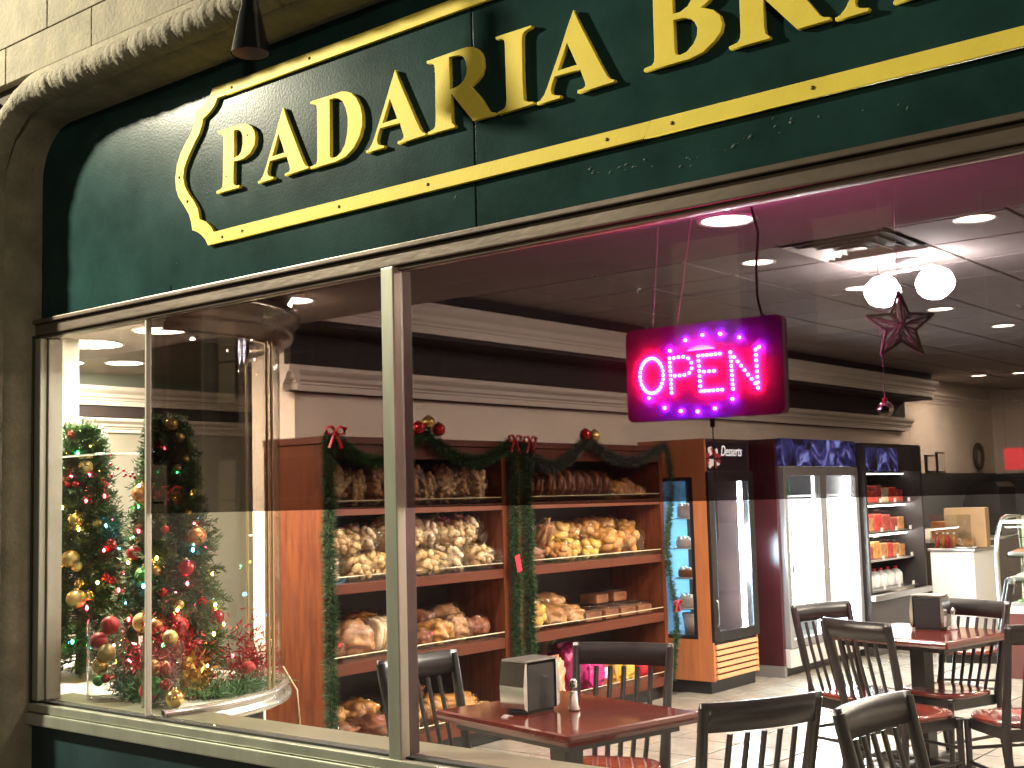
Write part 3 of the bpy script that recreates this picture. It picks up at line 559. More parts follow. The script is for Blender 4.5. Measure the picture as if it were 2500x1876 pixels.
# ------------------------------------------------------------------ dessert fridge
WOODO = pm('orange_maple_laminate', (.42, .15, .055), .4, 0, .5, 5, .15, .02, 60, stretch=(5, 5, .6))
COLD = (.80, .93, 1.0)
DF = thing('dessert_fridge', 'tall wood-trimmed cake fridge with Desserts panel and bright tube light', 'fridge', (-1.97, 5.42, 0))
W_, D_, H_ = .72, .62, 1.98      # along +y, depth along -x
MB().box((-D_, 0.02, 0), (-.03, W_, .10)).build('base', BLACK, DF)
# side facing the camera (y=0): four boards round a window
for (a, b) in (((-D_, 0, .10), (0, .03, .42)), ((-D_, 0, 1.68), (0, .03, H_)), ((-D_, 0, .42), (-.52, .03, 1.68)), ((-.12, 0, .42), (0, .03, 1.68))): MB().box(a, b, bev=.002).build('side_board', WOODO, DF)
for (a, b) in (((-.52, -.004, .42), (-.12, .028, .45)), ((-.52, -.004, 1.65), (-.12, .028, 1.68)), ((-.52, -.004, .45), (-.49, .028, 1.65)), ((-.15, -.004, .45), (-.12, .028, 1.65))): MB().box(a, b, bev=.003).build('side_window_frame', BLACK, DF)
FG = glassmat('fridge_glass', (.93, .97, .98), .35)
MB().box((-.489, .012, .451), (-.151, .017, 1.649)).build('side_pane', FG, DF)
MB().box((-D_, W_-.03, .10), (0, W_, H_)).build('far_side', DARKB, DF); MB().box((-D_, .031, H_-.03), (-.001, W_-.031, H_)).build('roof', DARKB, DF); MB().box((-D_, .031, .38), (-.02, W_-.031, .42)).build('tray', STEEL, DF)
MB().box((-D_, .031, .42), (-D_+.02, W_-.031, H_-.03)).build('back', pm('mirror_back', (.07, .15, .22), .3, .2), DF)
MB().box((-.02, .031, 1.70), (.0, W_-.031, H_-.031)).build('header', pm('header_black', (.015, .012, .018), .25), DF)
for (a, b) in (((.001, .0, .40), (.03, .085, 1.72)), ((.001, W_-.085, .40), (.03, W_, 1.72)), ((.001, .087, 1.64), (.03, W_-.087, 1.72)), ((.001, .087, .40), (.03, W_-.087, .475))): MB().box(a, b, bev=.004).build('door_frame', BLACK, DF)
MB().box((.010, .087, .477), (.016, W_-.087, 1.638)).build('door_pane', FG, DF)
MB().box((-.005, W_-.215, .46), (.005, W_-.150, 1.66), bev=.01).build('tube_light', emat('fridge_tube', (.72, .90, 1), 90), DF)
lamp('fridge_tube_light', 'AREA', (-.03, W_-.19, 1.05), 22, (.65, .85, 1), .5, DF, (0, R(90), R(200)))
MB().tube([(.034, .045, .52), (.046, .045, .54), (.046, .045, .70), (.034, .045, .72)], .006, 8).build('door_handle', STEEL, DF)
MB().box((-.001, .03, .10), (.004, W_-.03, .385)).build('grille_back', BLACK, DF)
MB().box((0, 0, .10), (.012, .029, .398), bev=.002).box((0, W_-.029, .10), (.012, W_, .398), bev=.002).build('grille_post', WOODO, DF)
LV = pm('louvre_peach', (.62, .28, .13), .45)
for k in range(6): MB().box((-.012, .034, -.017), (.010, W_-.034, .017), Matrix.Translation((.016, 0, .128+k*.046)) @ Matrix.Rotation(R(-24), 4, 'Y'), bev=.003).build('louvre', LV, DF)
txt = text_mesh('Desserts', .095, .001, .3); o = mobj('lettering', txt, emat('sign_white_glow', (1, 1, 1), 2.4), DF); o.rotation_euler = (R(90), 0, R(90)); o.location = (.002, .255, 1.845); o.scale = (1.0, 1.25, 1)
random.seed(5); pc = MB(); pc2 = MB()
for k in range(13):
    y, z = random.uniform(.055, .24), random.uniform(1.76, 1.89); MBx = pc if k % 2 else pc2; MBx.ico((.001, y, z), (.002+.0004*k, random.uniform(.02, .045), random.uniform(.015, .035)), 2, disp=.4, seed=k)
pc.build('printed_cake', emat('cake_print_cream', (1, .86, .74), 1.7), DF); pc2.build('printed_cake', emat('cake_print_red', (.6, .08, .07), 1.0), DF)
for k, z in enumerate((.62, .86, 1.10, 1.34)):
    MB().lathe([(0, 0), (.17, 0), (.17, .006), (0, .006)], (-.33, .33, z), n=32).build('glass_shelf', glassmat('shelf_glass', (.85, .95, .95), 1.0), DF)
    MB().tube([(-.33, .33, .42), (-.33, .33, 1.66)], .008, 8).build('spindle', STEEL, DF) if k == 0 else None
CAKES = ((.626, (.75, .70, .62), .13, .10, 'white layer cake in the cake fridge, second level from the bottom'), (.866, (.30, .12, .05), .13, .075, 'brown topped sponge cake in the cake fridge, third level from the bottom'), (1.106, (.85, .82, .78), .14, .08, 'white frosted cake in the cake fridge, fourth level from the bottom'), (1.346, (.8, .78, .76), .12, .11, 'white cake on the top level of the cake fridge'))
for i, (z, c, r, h, lb) in enumerate(CAKES):
    t = thing('cake', lb, 'cake', (-2.30, 5.75, z+.001), i*.7)
    cmat = pm('cake_icing_%d' % i, c, .6, 0, .3, 12, .15, .3, 40)
    MB().lathe([(0, .012), (r-.012, .012), (r, .022), (r, h-.012), (r-.012, h), (0, h)], n=30).build('sponge', cmat, t); MB().lathe([(0, 0), (r+.025, 0), (r+.03, .008), (r, .010), (0, .010)], n=30).build('cake_board', WHITE, t)
    mb = MB()
    for k in range(9): mb.ico((cos(k*2*pi/9)*(r-.025), sin(k*2*pi/9)*(r-.025), h+.006), .016, 1)
    mb.build('rosette', pm('cream_rosette', (.9, .86, .8), .5), t)
t = thing('cake_tub', 'white tub standing at the bottom of the cake fridge', 'tub', (-2.28, 5.73, .421)); MB().lathe([(0, 0), (.10, 0), (.115, .15), (0, .15)], n=26).build('tub_body', WHITE, t); MB().lathe([(.119, .15), (.119, .17), (0, .172)], n=26).build('lid', WHITE, t)

# ------------------------------------------------------------------ partition and double door drinks fridge
struct(MB().box((-2.719, 6.46, .10), (-1.90, 6.50, 1.995), bev=.002).build('wall_partition', pm('burgundy_panel', (.055, .013, .016), .22, 0, .5, 2, .35, .08, 8)))
struct(MB().box((-2.719, 6.455, 0), (-1.895, 6.502, .098)).build('skirting_partition', pm('grey_skirting', (.16, .15, .14), .6)))
FR = thing('drinks_fridge', 'glaring white two door drinks fridge with blue header', 'fridge', (-1.88, 6.51, 0))
GF = pm('grey_fridge_metal', (.36, .36, .37), .35, .5); FW, FD, FH = 1.5, .72, 2.0
MB().box((-FD, 0, .08), (-.03, .03, FH)).box((-FD, FW-.03, .08), (-.03, FW, FH)).box((-FD, .031, FH-.04), (-.03, FW-.031, FH)).box((-FD, .031, .20), (-.03, FW-.031, .24)).box((-FD, .031, .241), (-FD+.03, FW-.031, FH-.041)).build('cabinet', WHITE, FR)
MB().box((-.03, 0, .08), (.02, FW, .235), bev=.006).build('kick_plate', pm('pale_kick_plate', (.55, .53, .5), .5), FR); MB().box((-FD, .02, 0), (-.06, FW-.02, .079)).build('base', BLACK, FR)
BLUE = swirl('blue_swirl_print', .9)
MB().box((-.03, 0, 1.765), (.018, FW, FH), bev=.004).build('header', BLUE, FR)
for (y0, y1) in ((.0, .75), (.752, FW)):
    d = MB()
    for (a, b) in (((-.028, y0, .24), (.03, y0+.06, 1.76)), ((-.028, y1-.06, .24), (.03, y1, 1.76)), ((-.028, y0+.061, 1.68), (.03, y1-.061, 1.76)), ((-.028, y0+.061, .24), (.03, y1-.061, .31))): d.box(a, b, bev=.006)
    dr = d.build('door', GF, FR); MB().box((-.004, y0+.061, .311), (.003, y1-.061, 1.679)).build('pane', FG, dr)
    MB().tube([(.032, y0+.035, .85), (.06, y0+.035, .87), (.06, y0+.035, 1.28), (.032, y0+.035, 1.30)], .009, 8).build('handle', STEEL, dr)
for y in (.065, .73, 1.40): MB().box((-.075, y, .30), (-.045, y+.035, 1.70), bev=.008).build('tube_light', emat('drinks_tube', (.95, 1, 1), 30), FR)
lamp('drinks_fridge_light', 'AREA', (-.05, .75, 1.0), 60, (.95, 1, 1), 1.0, FR, (0, R(90), 0))
lamp('drinks_fridge_light', 'AREA', (-.08, .75, 1.0), 26, (.95, 1, 1), 1.0, FR, (0, R(-90), 0))
for z in (.42, .72, 1.02, 1.32, 1.50):
    MB().box((-.66, .04, z), (-.14, FW-.04, z+.012)).build('wire_shelf', WHITE, FR)
GB = pm('green_bottle', (.06, .22, .05), .2, 0, .5); random.seed(4)
for k in range(6):
    t = thing('bottle', '%s green glass bottle from the left on the top shelf of the drinks fridge' % ORD[k], 'bottle', (-2.09, 6.60+k*.085, 1.513), group='green bottles in the drinks fridge')
    MB().lathe([(0, 0), (.03, 0), (.032, .01), (.032, .10), (.012, .15), (.012, .19), (0, .192)], n=14).build('glass_body', GB, t); MB().lathe([(.0135, .185), (.0135, .2), (0, .2)], n=10).build('cap', RED, t)
for k in range(4):
    t = thing('snack_bag', '%s orange and yellow bag from the left at the bottom of the drinks fridge' % ORD[k], 'bag', (-2.05, 6.62+k*.16, .433), R(90), 'bags at the bottom of the drinks fridge')
    MB().ico((0, 0, .10), (.075, .04, .10), 3, disp=.15, ds=2, seed=k, expo=.7).build('bag_body', pm('bag_orange_%d' % (k % 2), (.8, .30, .03) if k % 2 else (.8, .55, .06), .35, 0, .5, 8, .5), t)

# ------------------------------------------------------------------ open pastry rack
PR = thing('pastry_rack', 'dark open refrigerated rack stacked with packaged pastries', 'rack', (-1.80, 8.05, 0)); RW, RD, RH = 1.42, .7, 1.985
DM = pm('dark_rack_metal', (.05, .045, .045), .35, .3)
MB().box((-RD, 0, 0), (0, .04, RH)).box((-RD, RW-.04, .56), (0, RW, RH)).box((-RD, .041, RH-.04), (0, RW-.041, RH)).box((-RD, .041, .05), (-RD+.03, RW-.041, RH-.041)).build('cabinet', DM, PR)
MB().box((-RD, .041, .0), (.0, RW, .50), bev=.004).build('lower_panel', pm('rack_lower_panel', (.07, .06, .06), .45), PR)
MB().box((-.02, .0, .505), (.05, RW, .56), bev=.01).build('front_lip', STEEL, PR)
MB().box((-.03, .042, 1.72), (.012, RW*.55, RH-.042), bev=.003).build('header', BLUE, PR); MB().box((-.03, RW*.55+.003, 1.72), (.012, RW-.042, RH-.042), bev=.003).build('header', DM, PR)
for k, z in enumerate((.565, .85, 1.12, 1.40)): MB().box((-RD+.04, .045, z), (-.08-.02*k, RW-.045, z+.015)).build('rack_shelf', STEEL, PR)
for z in (1.70, 1.385, 1.10): MB().box((-.20, .06, z-.008), (-.17, RW-.06, z+.004)).build('strip_light', emat('rack_strip', (1, .92, .82), 14), PR)
random.seed(21); cols = [((.75, .35, .10), 'orange'), ((.7, .08, .06), 'red'), ((.75, .62, .45), 'cream'), ((.5, .10, .08), 'dark red'), ((.62, .30, .12), 'brown')]
LEV = {.581: 'bottom', .866: 'second', 1.136: 'third', 1.416: 'top'}
for z, lev in LEV.items():
    y = .08; k = 0
    while y < RW-.2:
        wd = random.uniform(.13, .2); c, cn = cols[int(random.random()*5)] if z > .6 else ((.82, .82, .8), 'white'); h = random.uniform(.14, .21) if z > .6 else .17
        t = thing('pastry_box', '%s %s pack from the left on the %s level of the pastry rack' % (ORD[k], cn, lev), 'food pack', (-1.80-.26, 8.05+y+wd/2, z+.001), 0, 'packs on the pastry rack')
        if z > .6:
            MB().box((-.08, -wd/2+.006, 0), (.08, wd/2-.006, h*.8), bev=.008).build('carton', pm('carton_'+cn.replace(' ', '_'), c, .5, 0, .4, 14, .45), t); MB().box((-.082, -wd/2+.004, h*.8), (.082, wd/2-.004, h), bev=.008).build('clear_lid', glassmat('clear_lid', (.9, .9, .88), 1.2, .05, bump=.3), t)
        else:
            MB().lathe([(0, 0), (.065, 0), (.07, .01), (.07, .11), (.045, .145), (.02, .16), (0, .16)], n=16).build('jug_body', WHITE, t); MB().lathe([(.022, .158), (.022, .185), (0, .186)], n=12).build('cap', RED, t)
        y += wd+.012; k += 1
    for j in range(4): MB().box((.0, 0, 0), (.004, .055, .04)).build('price_card', WHITE, PR).location = (-.075, .12+j*.36, z+.0)

# ------------------------------------------------------------------ back of the shop: counters, pictures
CLRG = glassmat('dome_glass', (.93, .95, .94), 1.2)
WC = thing('white_counter', 'overexposed white counter front beyond the pastry rack', 'counter', (-1.77, 9.5, 0)); MB().box((0, 0, .0), (.44, .7, .90), bev=.006).build('counter_body', WHITE, WC); MB().box((-.02, -.02, .902), (.46, .72, .93), bev=.005).build('worktop', STEEL, WC)
MB().box((-.0, .02, .932), (.42, .028, 1.27)).build('sneeze_guard', glassmat('guard_glass', (.85, .85, .83), 1.5, .03), WC)
DC = thing('deli_case', 'curved glass deli case with shelves at the right edge', 'display case', (-.40, 7.3, 0))
MB().box((0, 0, 0), (1.5, .8, .52), bev=.005).build('case_base', pm('case_brown_base', (.10, .03, .025), .4), DC)
arc = [(0, .53), (0, 1.0), (.03, 1.12), (.09, 1.21), (.18, 1.27), (.3, 1.29), (.62, 1.29)]
for x in (0, 1.47): MB().tube([(x+.015, y, z) for y, z in arc]+[(x+.015, .62, .53), (x+.015, 0, .53)], .02, 8).build('end_frame', STEEL, DC)
mb = MB(); v = [(x, y, z) for x in (.03, 1.46) for y, z in arc]; n = len(arc); mb.add(v, [(k, k+1, n+k+1, n+k) for k in range(n-1)], True); mb.build('curved_pane', CGLASS, DC)
MB().box((.0, .0, .52), (1.5, .7, .56), bev=.005).build('deck', WHITE, DC); MB().box((.03, .62, .56), (1.47, .66, 1.29)).build('rear_panel', pm('case_rear', (.30, .34, .24), .4), DC)
for z in (.76, .96, 1.12): MB().box((.04, .12, z), (1.46, .60, z+.01)).build('case_shelf', glassmat('case_shelf_glass', (.8, .9, .82), 1.2), DC)
MB().box((.05, .08, 1.245), (1.45, .10, 1.262)).build('strip_light', emat('case_strip', (.95, 1, .85), 22), DC)
random.seed(31)
for k in range(9):
    z = (.561, .771, .971)[k % 3]; t = thing('deli_tray', '%s food tray on the %s level of the curved deli case' % (('leftmost', 'second', 'third')[k//3], ('bottom', 'middle', 'top')[k % 3]), 'tray', (-.40+.15+(k//3)*.235, 7.62, z+.001), 0, 'trays in the deli case, %s level' % ('bottom', 'middle', 'top')[k % 3])
    MB().box((-.11, -.12, 0), (.11, .12, .03), bev=.008).build('tray_pan', STEEL, t); MB().ico((0, 0, .03), (.09, .10, .03), 2, disp=.5, ds=4, seed=k).build('food', pm('deli_food_%d' % (k % 3), ((.10, .16, .05), (.5, .45, .3), (.25, .08, .04))[k % 3], .6, 0, .4, 20, .5), t)
for (x, y, z, a, h, lb) in ((-1.50, 9.85, .932, .2, .40, 'brown cardboard box on the white counter'), (-2.35, 11.8, .941, -.3, .2, 'small orange carton on the dark back counter')):
    t = thing('cardboard_box', lb, 'box', (x, y, z), a); MB().box((-.2, -.15, 0), (.2, .15, h), bev=.006).build('carton', pm('cardboard_%d' % int(h*100), (.42, .28, .15) if h > .3 else (.6, .22, .06), .8, 0, .3, 6, .1), t); MB().box((-.202, -.03, h), (.202, .03, h+.003)).build('tape', pm('tape', (.6, .5, .35), .3), t)
t = thing('cake_dome', 'clear cake dome standing on the white counter', 'cake dome', (-1.45, 9.62, .932)); MB().lathe([(0, 0), (.11, 0), (.11, .012), (0, .012)], n=28).build('plate', WHITE, t); MB().ico((0, 0, .055), (.085, .085, .045), 3, disp=.2, seed=2).build('cake', pm('dome_cake', (.55, .28, .12), .6, 0, .3, 14, .4), t); MB().lathe([(.105, .013), (.105, .10), (.07, .15), (.012, .165), (.012, .185), (0, .186)], n=28).build('dome', CLRG, t)
for k in range(4):
    t = thing('juice_bottle', '%s juice bottle from the left standing on the end of the white counter' % ORD[k], 'bottle', (-1.72+k*.055, 9.58+.03*(k % 2), .932), 0, 'juice bottles on the white counter'); MB().lathe([(0, 0), (.024, 0), (.025, .09), (.011, .125), (.011, .145), (0, .146)], n=14).build('bottle_body', pm('juice_%d' % (k % 2), (.6, .22, .03) if k % 2 else (.45, .03, .04), .25), t); MB().lathe([(.013, .14), (.013, .158), (0, .158)], n=10).build('cap', WHITE, t)
MB0 = thing('back_counter', 'dark back counter along the far left wall under the framed notices', 'counter', (-2.70, 11.4, 0)); MB().box((0, 0, 0), (.65, 3.1, .90), bev=.005).build('counter_body', pm('counter_dark', (.04, .03, .03), .4), MB0); MB().box((0, -.02, .902), (.67, 3.12, .94), bev=.005).build('worktop', STEEL, MB0)
OV = thing('espresso_machine', 'dark hooded coffee machine on the back counter', 'machine', (-2.55, 12.5, .941), R(-90)); OV.location = (-2.60, 13.4, .941)
MB().prism([(0, 0), (0, .25), (.12, .62), (.45, .66), (.5, .6), (.5, 0)], 'x', 0, .62).build('housing', BLACK, OV); MB().box((.02, -.09, .18), (.60, .0, .23), bev=.01).build('group_head', STEEL, OV)
for (y, z, w_, h, lb) in ((11.98, 1.735, .30, .22, 'left framed notice on the far beige wall'), (12.34, 1.735, .26, .26, 'right framed notice on the far beige wall')):
    t = thing('picture_frame', lb, 'picture', (-2.70, y, z)); MB().box((-.018, 0, 0), (.012, w_, h), bev=.004).build('frame', BLACK, t); MB().box((.012, .022, .022), (.016, w_-.022, h-.022)).build('print', pm('paper', (.65, .58, .48), .7, 0, .3, 9, .1), t)
t = thing('wall_clock', 'round dark ring wall clock on the far beige wall', 'clock', (-2.70, 13.86, 1.955)); mt = Matrix.Rotation(pi/2, 4, 'Y')
MB().lathe([(.11, 0), (.18, 0), (.185, .02), (.175, .035), (.115, .035), (.105, .01)], n=32, mtx=mt).build('ring', pm('clock_ring', (.10, .08, .06), .5), t); MB().lathe([(0, .004), (.11, .004)], n=28, mtx=mt).build('dial', pm('clock_dial', (.5, .44, .36), .6), t)
t = thing('red_notice', 'red paper notice hanging at the right edge above the deli case', 'notice', (-.50, 8.0, 1.68)); MB().box((0, 0, 0), (.36, .004, .19)).build('sheet', pm('red_paper', (.65, .05, .06), .7, 0, .3, 30, .1), t); MB().tube([(.02, .002, .19), (.02, .002, 1.19)], .0015, 5).tube([(.34, .002, .19), (.34, .002, 1.19)], .0015, 5).build('thread', GASKET, t)

# ------------------------------------------------------------------ tables and chairs
def table(nm, label, loc, rz, w_, d):
    t = thing(nm, label, 'table', loc, rz, 'cafe tables'); MB().box((-w_/2, -d/2, .700), (w_/2, d/2, .742), bev=.016).build('table_top', MAHOG, t)
    MB().box((-w_/2+.06, -d/2+.06, .672), (w_/2-.06, d/2-.06, .699)).build('underframe', CHAIRB, t)
    MB().box((-.045, -.045, .05), (.045, .045, .671), bev=.004).build('column', CHAIRB, t)
    for a in range(2): MB().box((-.28, -.035, .0), (.28, .035, .05), Matrix.Rotation(a*pi/2, 4, 'Z') @ Matrix.Translation((0, 0, .0015*a)), bev=.012).build('foot', CHAIRB, t)
    return t
a1 = R(78)
def near_corner_table(nm, label, c, u, v):
    ux, uy = cos(a1), sin(a1); vx, vy = cos(a1+pi/2), sin(a1+pi/2)
    return table(nm, label, (c[0]+ux*u/2+vx*v/2, c[1]+uy*u/2+vy*v/2, 0), a1, u, v)
near_corner_table('cafe_table', 'glossy mahogany table just inside the window, holding the near napkin dispenser', (.43, .36), .66, .78)
near_corner_table('cafe_table', 'glossy mahogany table further back on the right, among four chairs', (.60, 3.43), .70, .78)

def chair_proto():
    t = thing('dining_chair', '', 'chair', group='black slat-back cafe chairs', s=.955)
    hw = .205
    def back(x, z):   # backrest centre line: leans back above the seat
        return -.195-max(0, z-.44)*.20-.012*max(0, z-.44)
    for s in (-1, 1):
        pts = [(s*(hw+.0), -.245, 0), (s*hw, -.215, .22), (s*hw, -.195, .44), (s*(hw+.005), back(0, .62), .62), (s*(hw+.012), back(0, .80), .80), (s*(hw+.018), back(0, .93), .93)]
        MB().tube(pts, [.017, .019, .021, .020, .019, .017], 8, flat=1.25).build('leg', CHAIRB, t)
        MB().tube([(s*.19, .205, 0), (s*.195, .195, .42)], [.014, .019], 8).build('leg', CHAIRB, t)
    mb = MB(); v = []; N = 12
    for i in range(N+1):
        x = -hw-.03+(2*hw+.06)*i/N; bow = -.030*(1-(x/(hw+.03))**2)
        for z, th in ((.848, .011), (.945, .010)):
            y = back(0, z)+bow
            v += [(x, y-th, z), (x, y+th, z)]
    f = []
    for i in range(N):
        o = i*4
        f += [(o, o+4, o+6, o+2), (o+1, o+3, o+7, o+5), (o+2, o+6, o+7, o+3), (o, o+1, o+5, o+4)]
    f += [(0, 2, 3, 1), (N*4, N*4+1, N*4+3, N*4+2)]
    mb.add(v, f, True); tr_ = mb.build('top_rail', CHAIRB, t)
    for k in range(5):
        x = -.128+.064*k; bow = -.030*(1-(x/(hw+.03))**2)
        MB().tube([(x*.9, -.19, .43), (x*.96, back(0, .56)+bow*.4, .56), (x, back(0, .70)+bow*.8, .70), (x, back(0, .84)+bow, .84)], [.0125, .012, .0125, .012], 6, flat=.7).build('slat', CHAIRB, t)
    poly = []
    for k in range(40):
        a = 2*pi*k/40; cx, cy_ = cos(a), sin(a); poly.append((.225*math.copysign(abs(cx)**.62, cx), .005+.21*math.copysign(abs(cy_)**.7, cy_)))
    mb = MB(); rings = ((.96, .430), (1.0, .440), (1.0, .452), (.97, .460), (.75, .457), (.4, .450)); v = []; 
    for s, z in rings: v += [(p[0]*s, p[1]*s, z) for p in poly]
    f = [(r_*40+k, r_*40+(k+1) % 40, (r_+1)*40+(k+1) % 40, (r_+1)*40+k) for r_ in range(5) for k in range(40)]+[tuple(range(39, -1, -1)), tuple(range(200, 240))]
    mb.add(v, f, True); mb.build('seat', SEATW, t)
    MB().box((-.185, .165, .37), (.185, .185, .428), bev=.003).box((-.185, -.20, .37), (.185, -.18, .428), bev=.003).box((-.19, -.178, .37), (-.172, .163, .428), bev=.003).box((.172, -.178, .37), (.19, .163, .428), bev=.003).build('seat_rail', CHAIRB, t)
    for s in (-1, 1): MB().tube([(s*.193, .20, .20), (s*.203, -.218, .20)], .010, 7).build('stretcher', CHAIRB, t)
    MB().tube([(-.193, .2, .27), (.193, .2, .27)], .010, 7).build('stretcher', CHAIRB, t); MB().tube([(-.2, -.212, .25), (.2, -.212, .25)], .010, 7).build('stretcher', CHAIRB, t)
    return t
cp = chair_proto()
CH = [  # back centre (x,y), direction faced in degrees, label
 ((-.655, .77), -2, 'black slat-back chair left of the near table, half hidden by the window mullion'),
 ((-.115, 1.50), -72, 'black slat-back chair behind the near table with a red seat'),
 ((1.09, .50), 153, 'black slat-back chair at the bottom edge, right of the near table'),
 ((1.40, .62), -5, 'black slat-back chair at the bottom edge, tilted top rail, right of the other front chair'),
 ((.38, 2.80), 68, 'large black slat-back chair before the far table with its curved back towards the window'),
 ((-.19, 3.62), -20, 'black chair whose back stands against the glaring fridge doors'),
 ((.52, 4.12), -110, 'black chair on the far side of the far table, behind the second napkin dispenser'),
 ((1.24, 3.02), 138, 'black chair with red seat cut by the right edge of the picture'),
 ((.20, 5.75), 200, 'dark chair in the distance in front of the deli case'),
]
for i, ((bx_, by_), fd, lb) in enumerate(CH):
    o = cp if i == 0 else copy_tree(cp); a = R(fd); place(o, (bx_+cos(a)*.29, by_+sin(a)*.29, .002), a-pi/2, lb)

# ------------------------------------------------------------------ napkin dispensers, salt
def napkin(label, loc, rz):
    t = thing('napkin_dispenser', label, 'napkin dispenser', loc, rz, 'napkin dispensers')
    MB().box((-.060, -.075, .006), (.060, .075, .180), bev=.006).build('shell', pm('black_dispenser', (.02, .02, .022), .25), t)
    for s in (-1, 1):
        mt = Matrix.Rotation(0 if s < 0 else pi, 4, 'Z')
        mb = MB().prism([(-.079, .01), (-.095, .02), (-.099, .10), (-.088, .185), (-.079, .188)], 'x', -.064, .064, mt); mb.build('face_plate', CHROME, t)
        MB().box((-.046, -.1005, .105), (.046, -.094, .16), mt @ Matrix.Rotation(R(-4), 4, 'X'), bev=.004).build('napkin_slot', WHITE, t)
    MB().box((-.064, -.087, .1885), (.064, .087, .196), bev=.003).build('lid', STEEL, t); MB().box((-.056, -.07, 0), (.056, .07, .006)).build('foot', GASKET, t); return t
napkin('chrome and black napkin dispenser on the near table', (.0, .70, .743), R(-6))
napkin('napkin dispenser on the far table', (.30, 4.00, .743), R(92))
def salt(label, loc):
    t = thing('salt_shaker', label, 'salt shaker', loc, 0, 'salt shakers')
    MB().lathe([(0, .002), (.020, .002), (.021, .006), (.016, .02), (.0125, .07), (0, .07)], n=12).build('salt', pm('salt_white', (.85, .83, .8), .8), t)
    MB().lathe([(.0235, 0), (.024, .006), (.0185, .02), (.0145, .075), (.0145, .088)], n=12, smooth=False).build('glass_body', glassmat('shaker_glass', (.92, .92, .92), 1.2), t)
    MB().lathe([(.0155, .086), (.0155, .1), (.012, .112), (.005, .118), (0, .119)], n=16).build('cap', CHROME, t)
salt('glass salt shaker with chrome cap on the near table', (.147, .78, .743)); salt('salt shaker beside the napkin dispenser on the far table', (.42, 4.03, .743))
# ------------------------------------------------------------------ breads
WRAP = glassmat('cellophane', (.98, .97, .95), 1.2, .06, bump=1.0, bump_s=48, base=.03)
def breadmat(nm, c, c2, bs=.5): return pm(nm, c, .5, 0, .45, 22, .3, bs, 45, c2=c2)
PALE = breadmat('pale_roll', (.72, .55, .28), (.52, .33, .13)); PALE2 = breadmat('floury_roll', (.74, .62, .42), (.6, .46, .27)); TAN = breadmat('tan_bread', (.50, .27, .10), (.30, .13, .045))
GOLD = breadmat('golden_bread', (.62, .32, .07), (.40, .16, .03)); BROWN = breadmat('brown_crust', (.26, .085, .025), (.14, .04, .012)); YELB = breadmat('yellow_bun', (.75, .48, .10), (.6, .33, .05)); DARK = breadmat('dark_rye', (.12, .05, .025), (.07, .025, .012))
def shell(mb, sz, seed, neck=True):
    mb.ico((0, 0, sz[2]*.5), (sz[0]*.53, sz[1]*.53, sz[2]*.53), 4, disp=.16, ds=2.6, seed=seed, expo=.72)
    if neck: mb.lathe([(sz[0]*.22, sz[2]*.98), (.012, sz[2]*1.07), (.02, sz[2]*1.12), (.045, sz[2]*1.2)], n=12)
    return mb
META = {}
def roll_bag(kind, sz, rl, mat, n, seed, neck=True):
    """bag of rolls standing on z=0: contents joined, wrapper round them"""
    rnd = random.Random(seed); mb = MB(); tries = 0; pts = []
    while len(pts) < n and tries < 900:
        tries += 1; p = Vector((rnd.uniform(-1, 1), rnd.uniform(-1, 1), rnd.uniform(-1, 1)))
        if p.length > 1.25 or max(abs(p.x), abs(p.y), abs(p.z)) > .95: continue
        q = Vector((p.x*(sz[0]/2-rl[1]), p.y*(sz[1]/2-rl[1]), sz[2]/2+p.z*(sz[2]/2-rl[1])))
        if any((q-o).length < rl[1]*1.35 for o in pts): continue
        pts.append(q); m = Matrix.Translation(q) @ Matrix.Rotation(rnd.uniform(0, 6.28), 4, 'Z') @ Matrix.Rotation(rnd.uniform(-1.2, 1.2), 4, 'Y')
        mb.ico((0, 0, 0), (rl[0], rl[1], rl[1]*.9), 2, m, disp=.12, ds=2, seed=len(pts))
    mb.ico((0, 0, sz[2]*.48), (sz[0]*.36, sz[1]*.36, sz[2]*.42), 2)
    a = mb.mesh('rolls'); a.materials.append(mat); b = shell(MB(), sz, seed, neck).mesh('wrapper'); b.materials.append(WRAP); return a, b
def loaf_bag(sz, mat, seed, wrap=True):
    mb = MB().ico((0, 0, sz[2]*.48), (sz[0]*.5, sz[1]*.5, sz[2]*.48), 4, disp=.38, ds=2.3, seed=seed, expo=.85)
    a = mb.mesh('loaf'); a.materials.append(mat); b = shell(MB(), (sz[0]*1.06, sz[1]*1.06, sz[2]*1.05), seed+50, False).mesh('wrapper'); b.materials.append(WRAP); return a, b
def slice_bag(sz, mat, n, seed):
    mb = MB()
    for k in range(n): mb.ico((0, (k-(n-1)/2)*sz[1]/n, sz[2]*.5), (sz[0]*.5, sz[1]/n*.56, sz[2]*.5), 2, disp=.15, seed=k+seed)
    a = mb.mesh('slices'); a.materials.append(mat); b = shell(MB(), sz, seed, False).mesh('wrapper'); b.materials.append(WRAP); return a, b
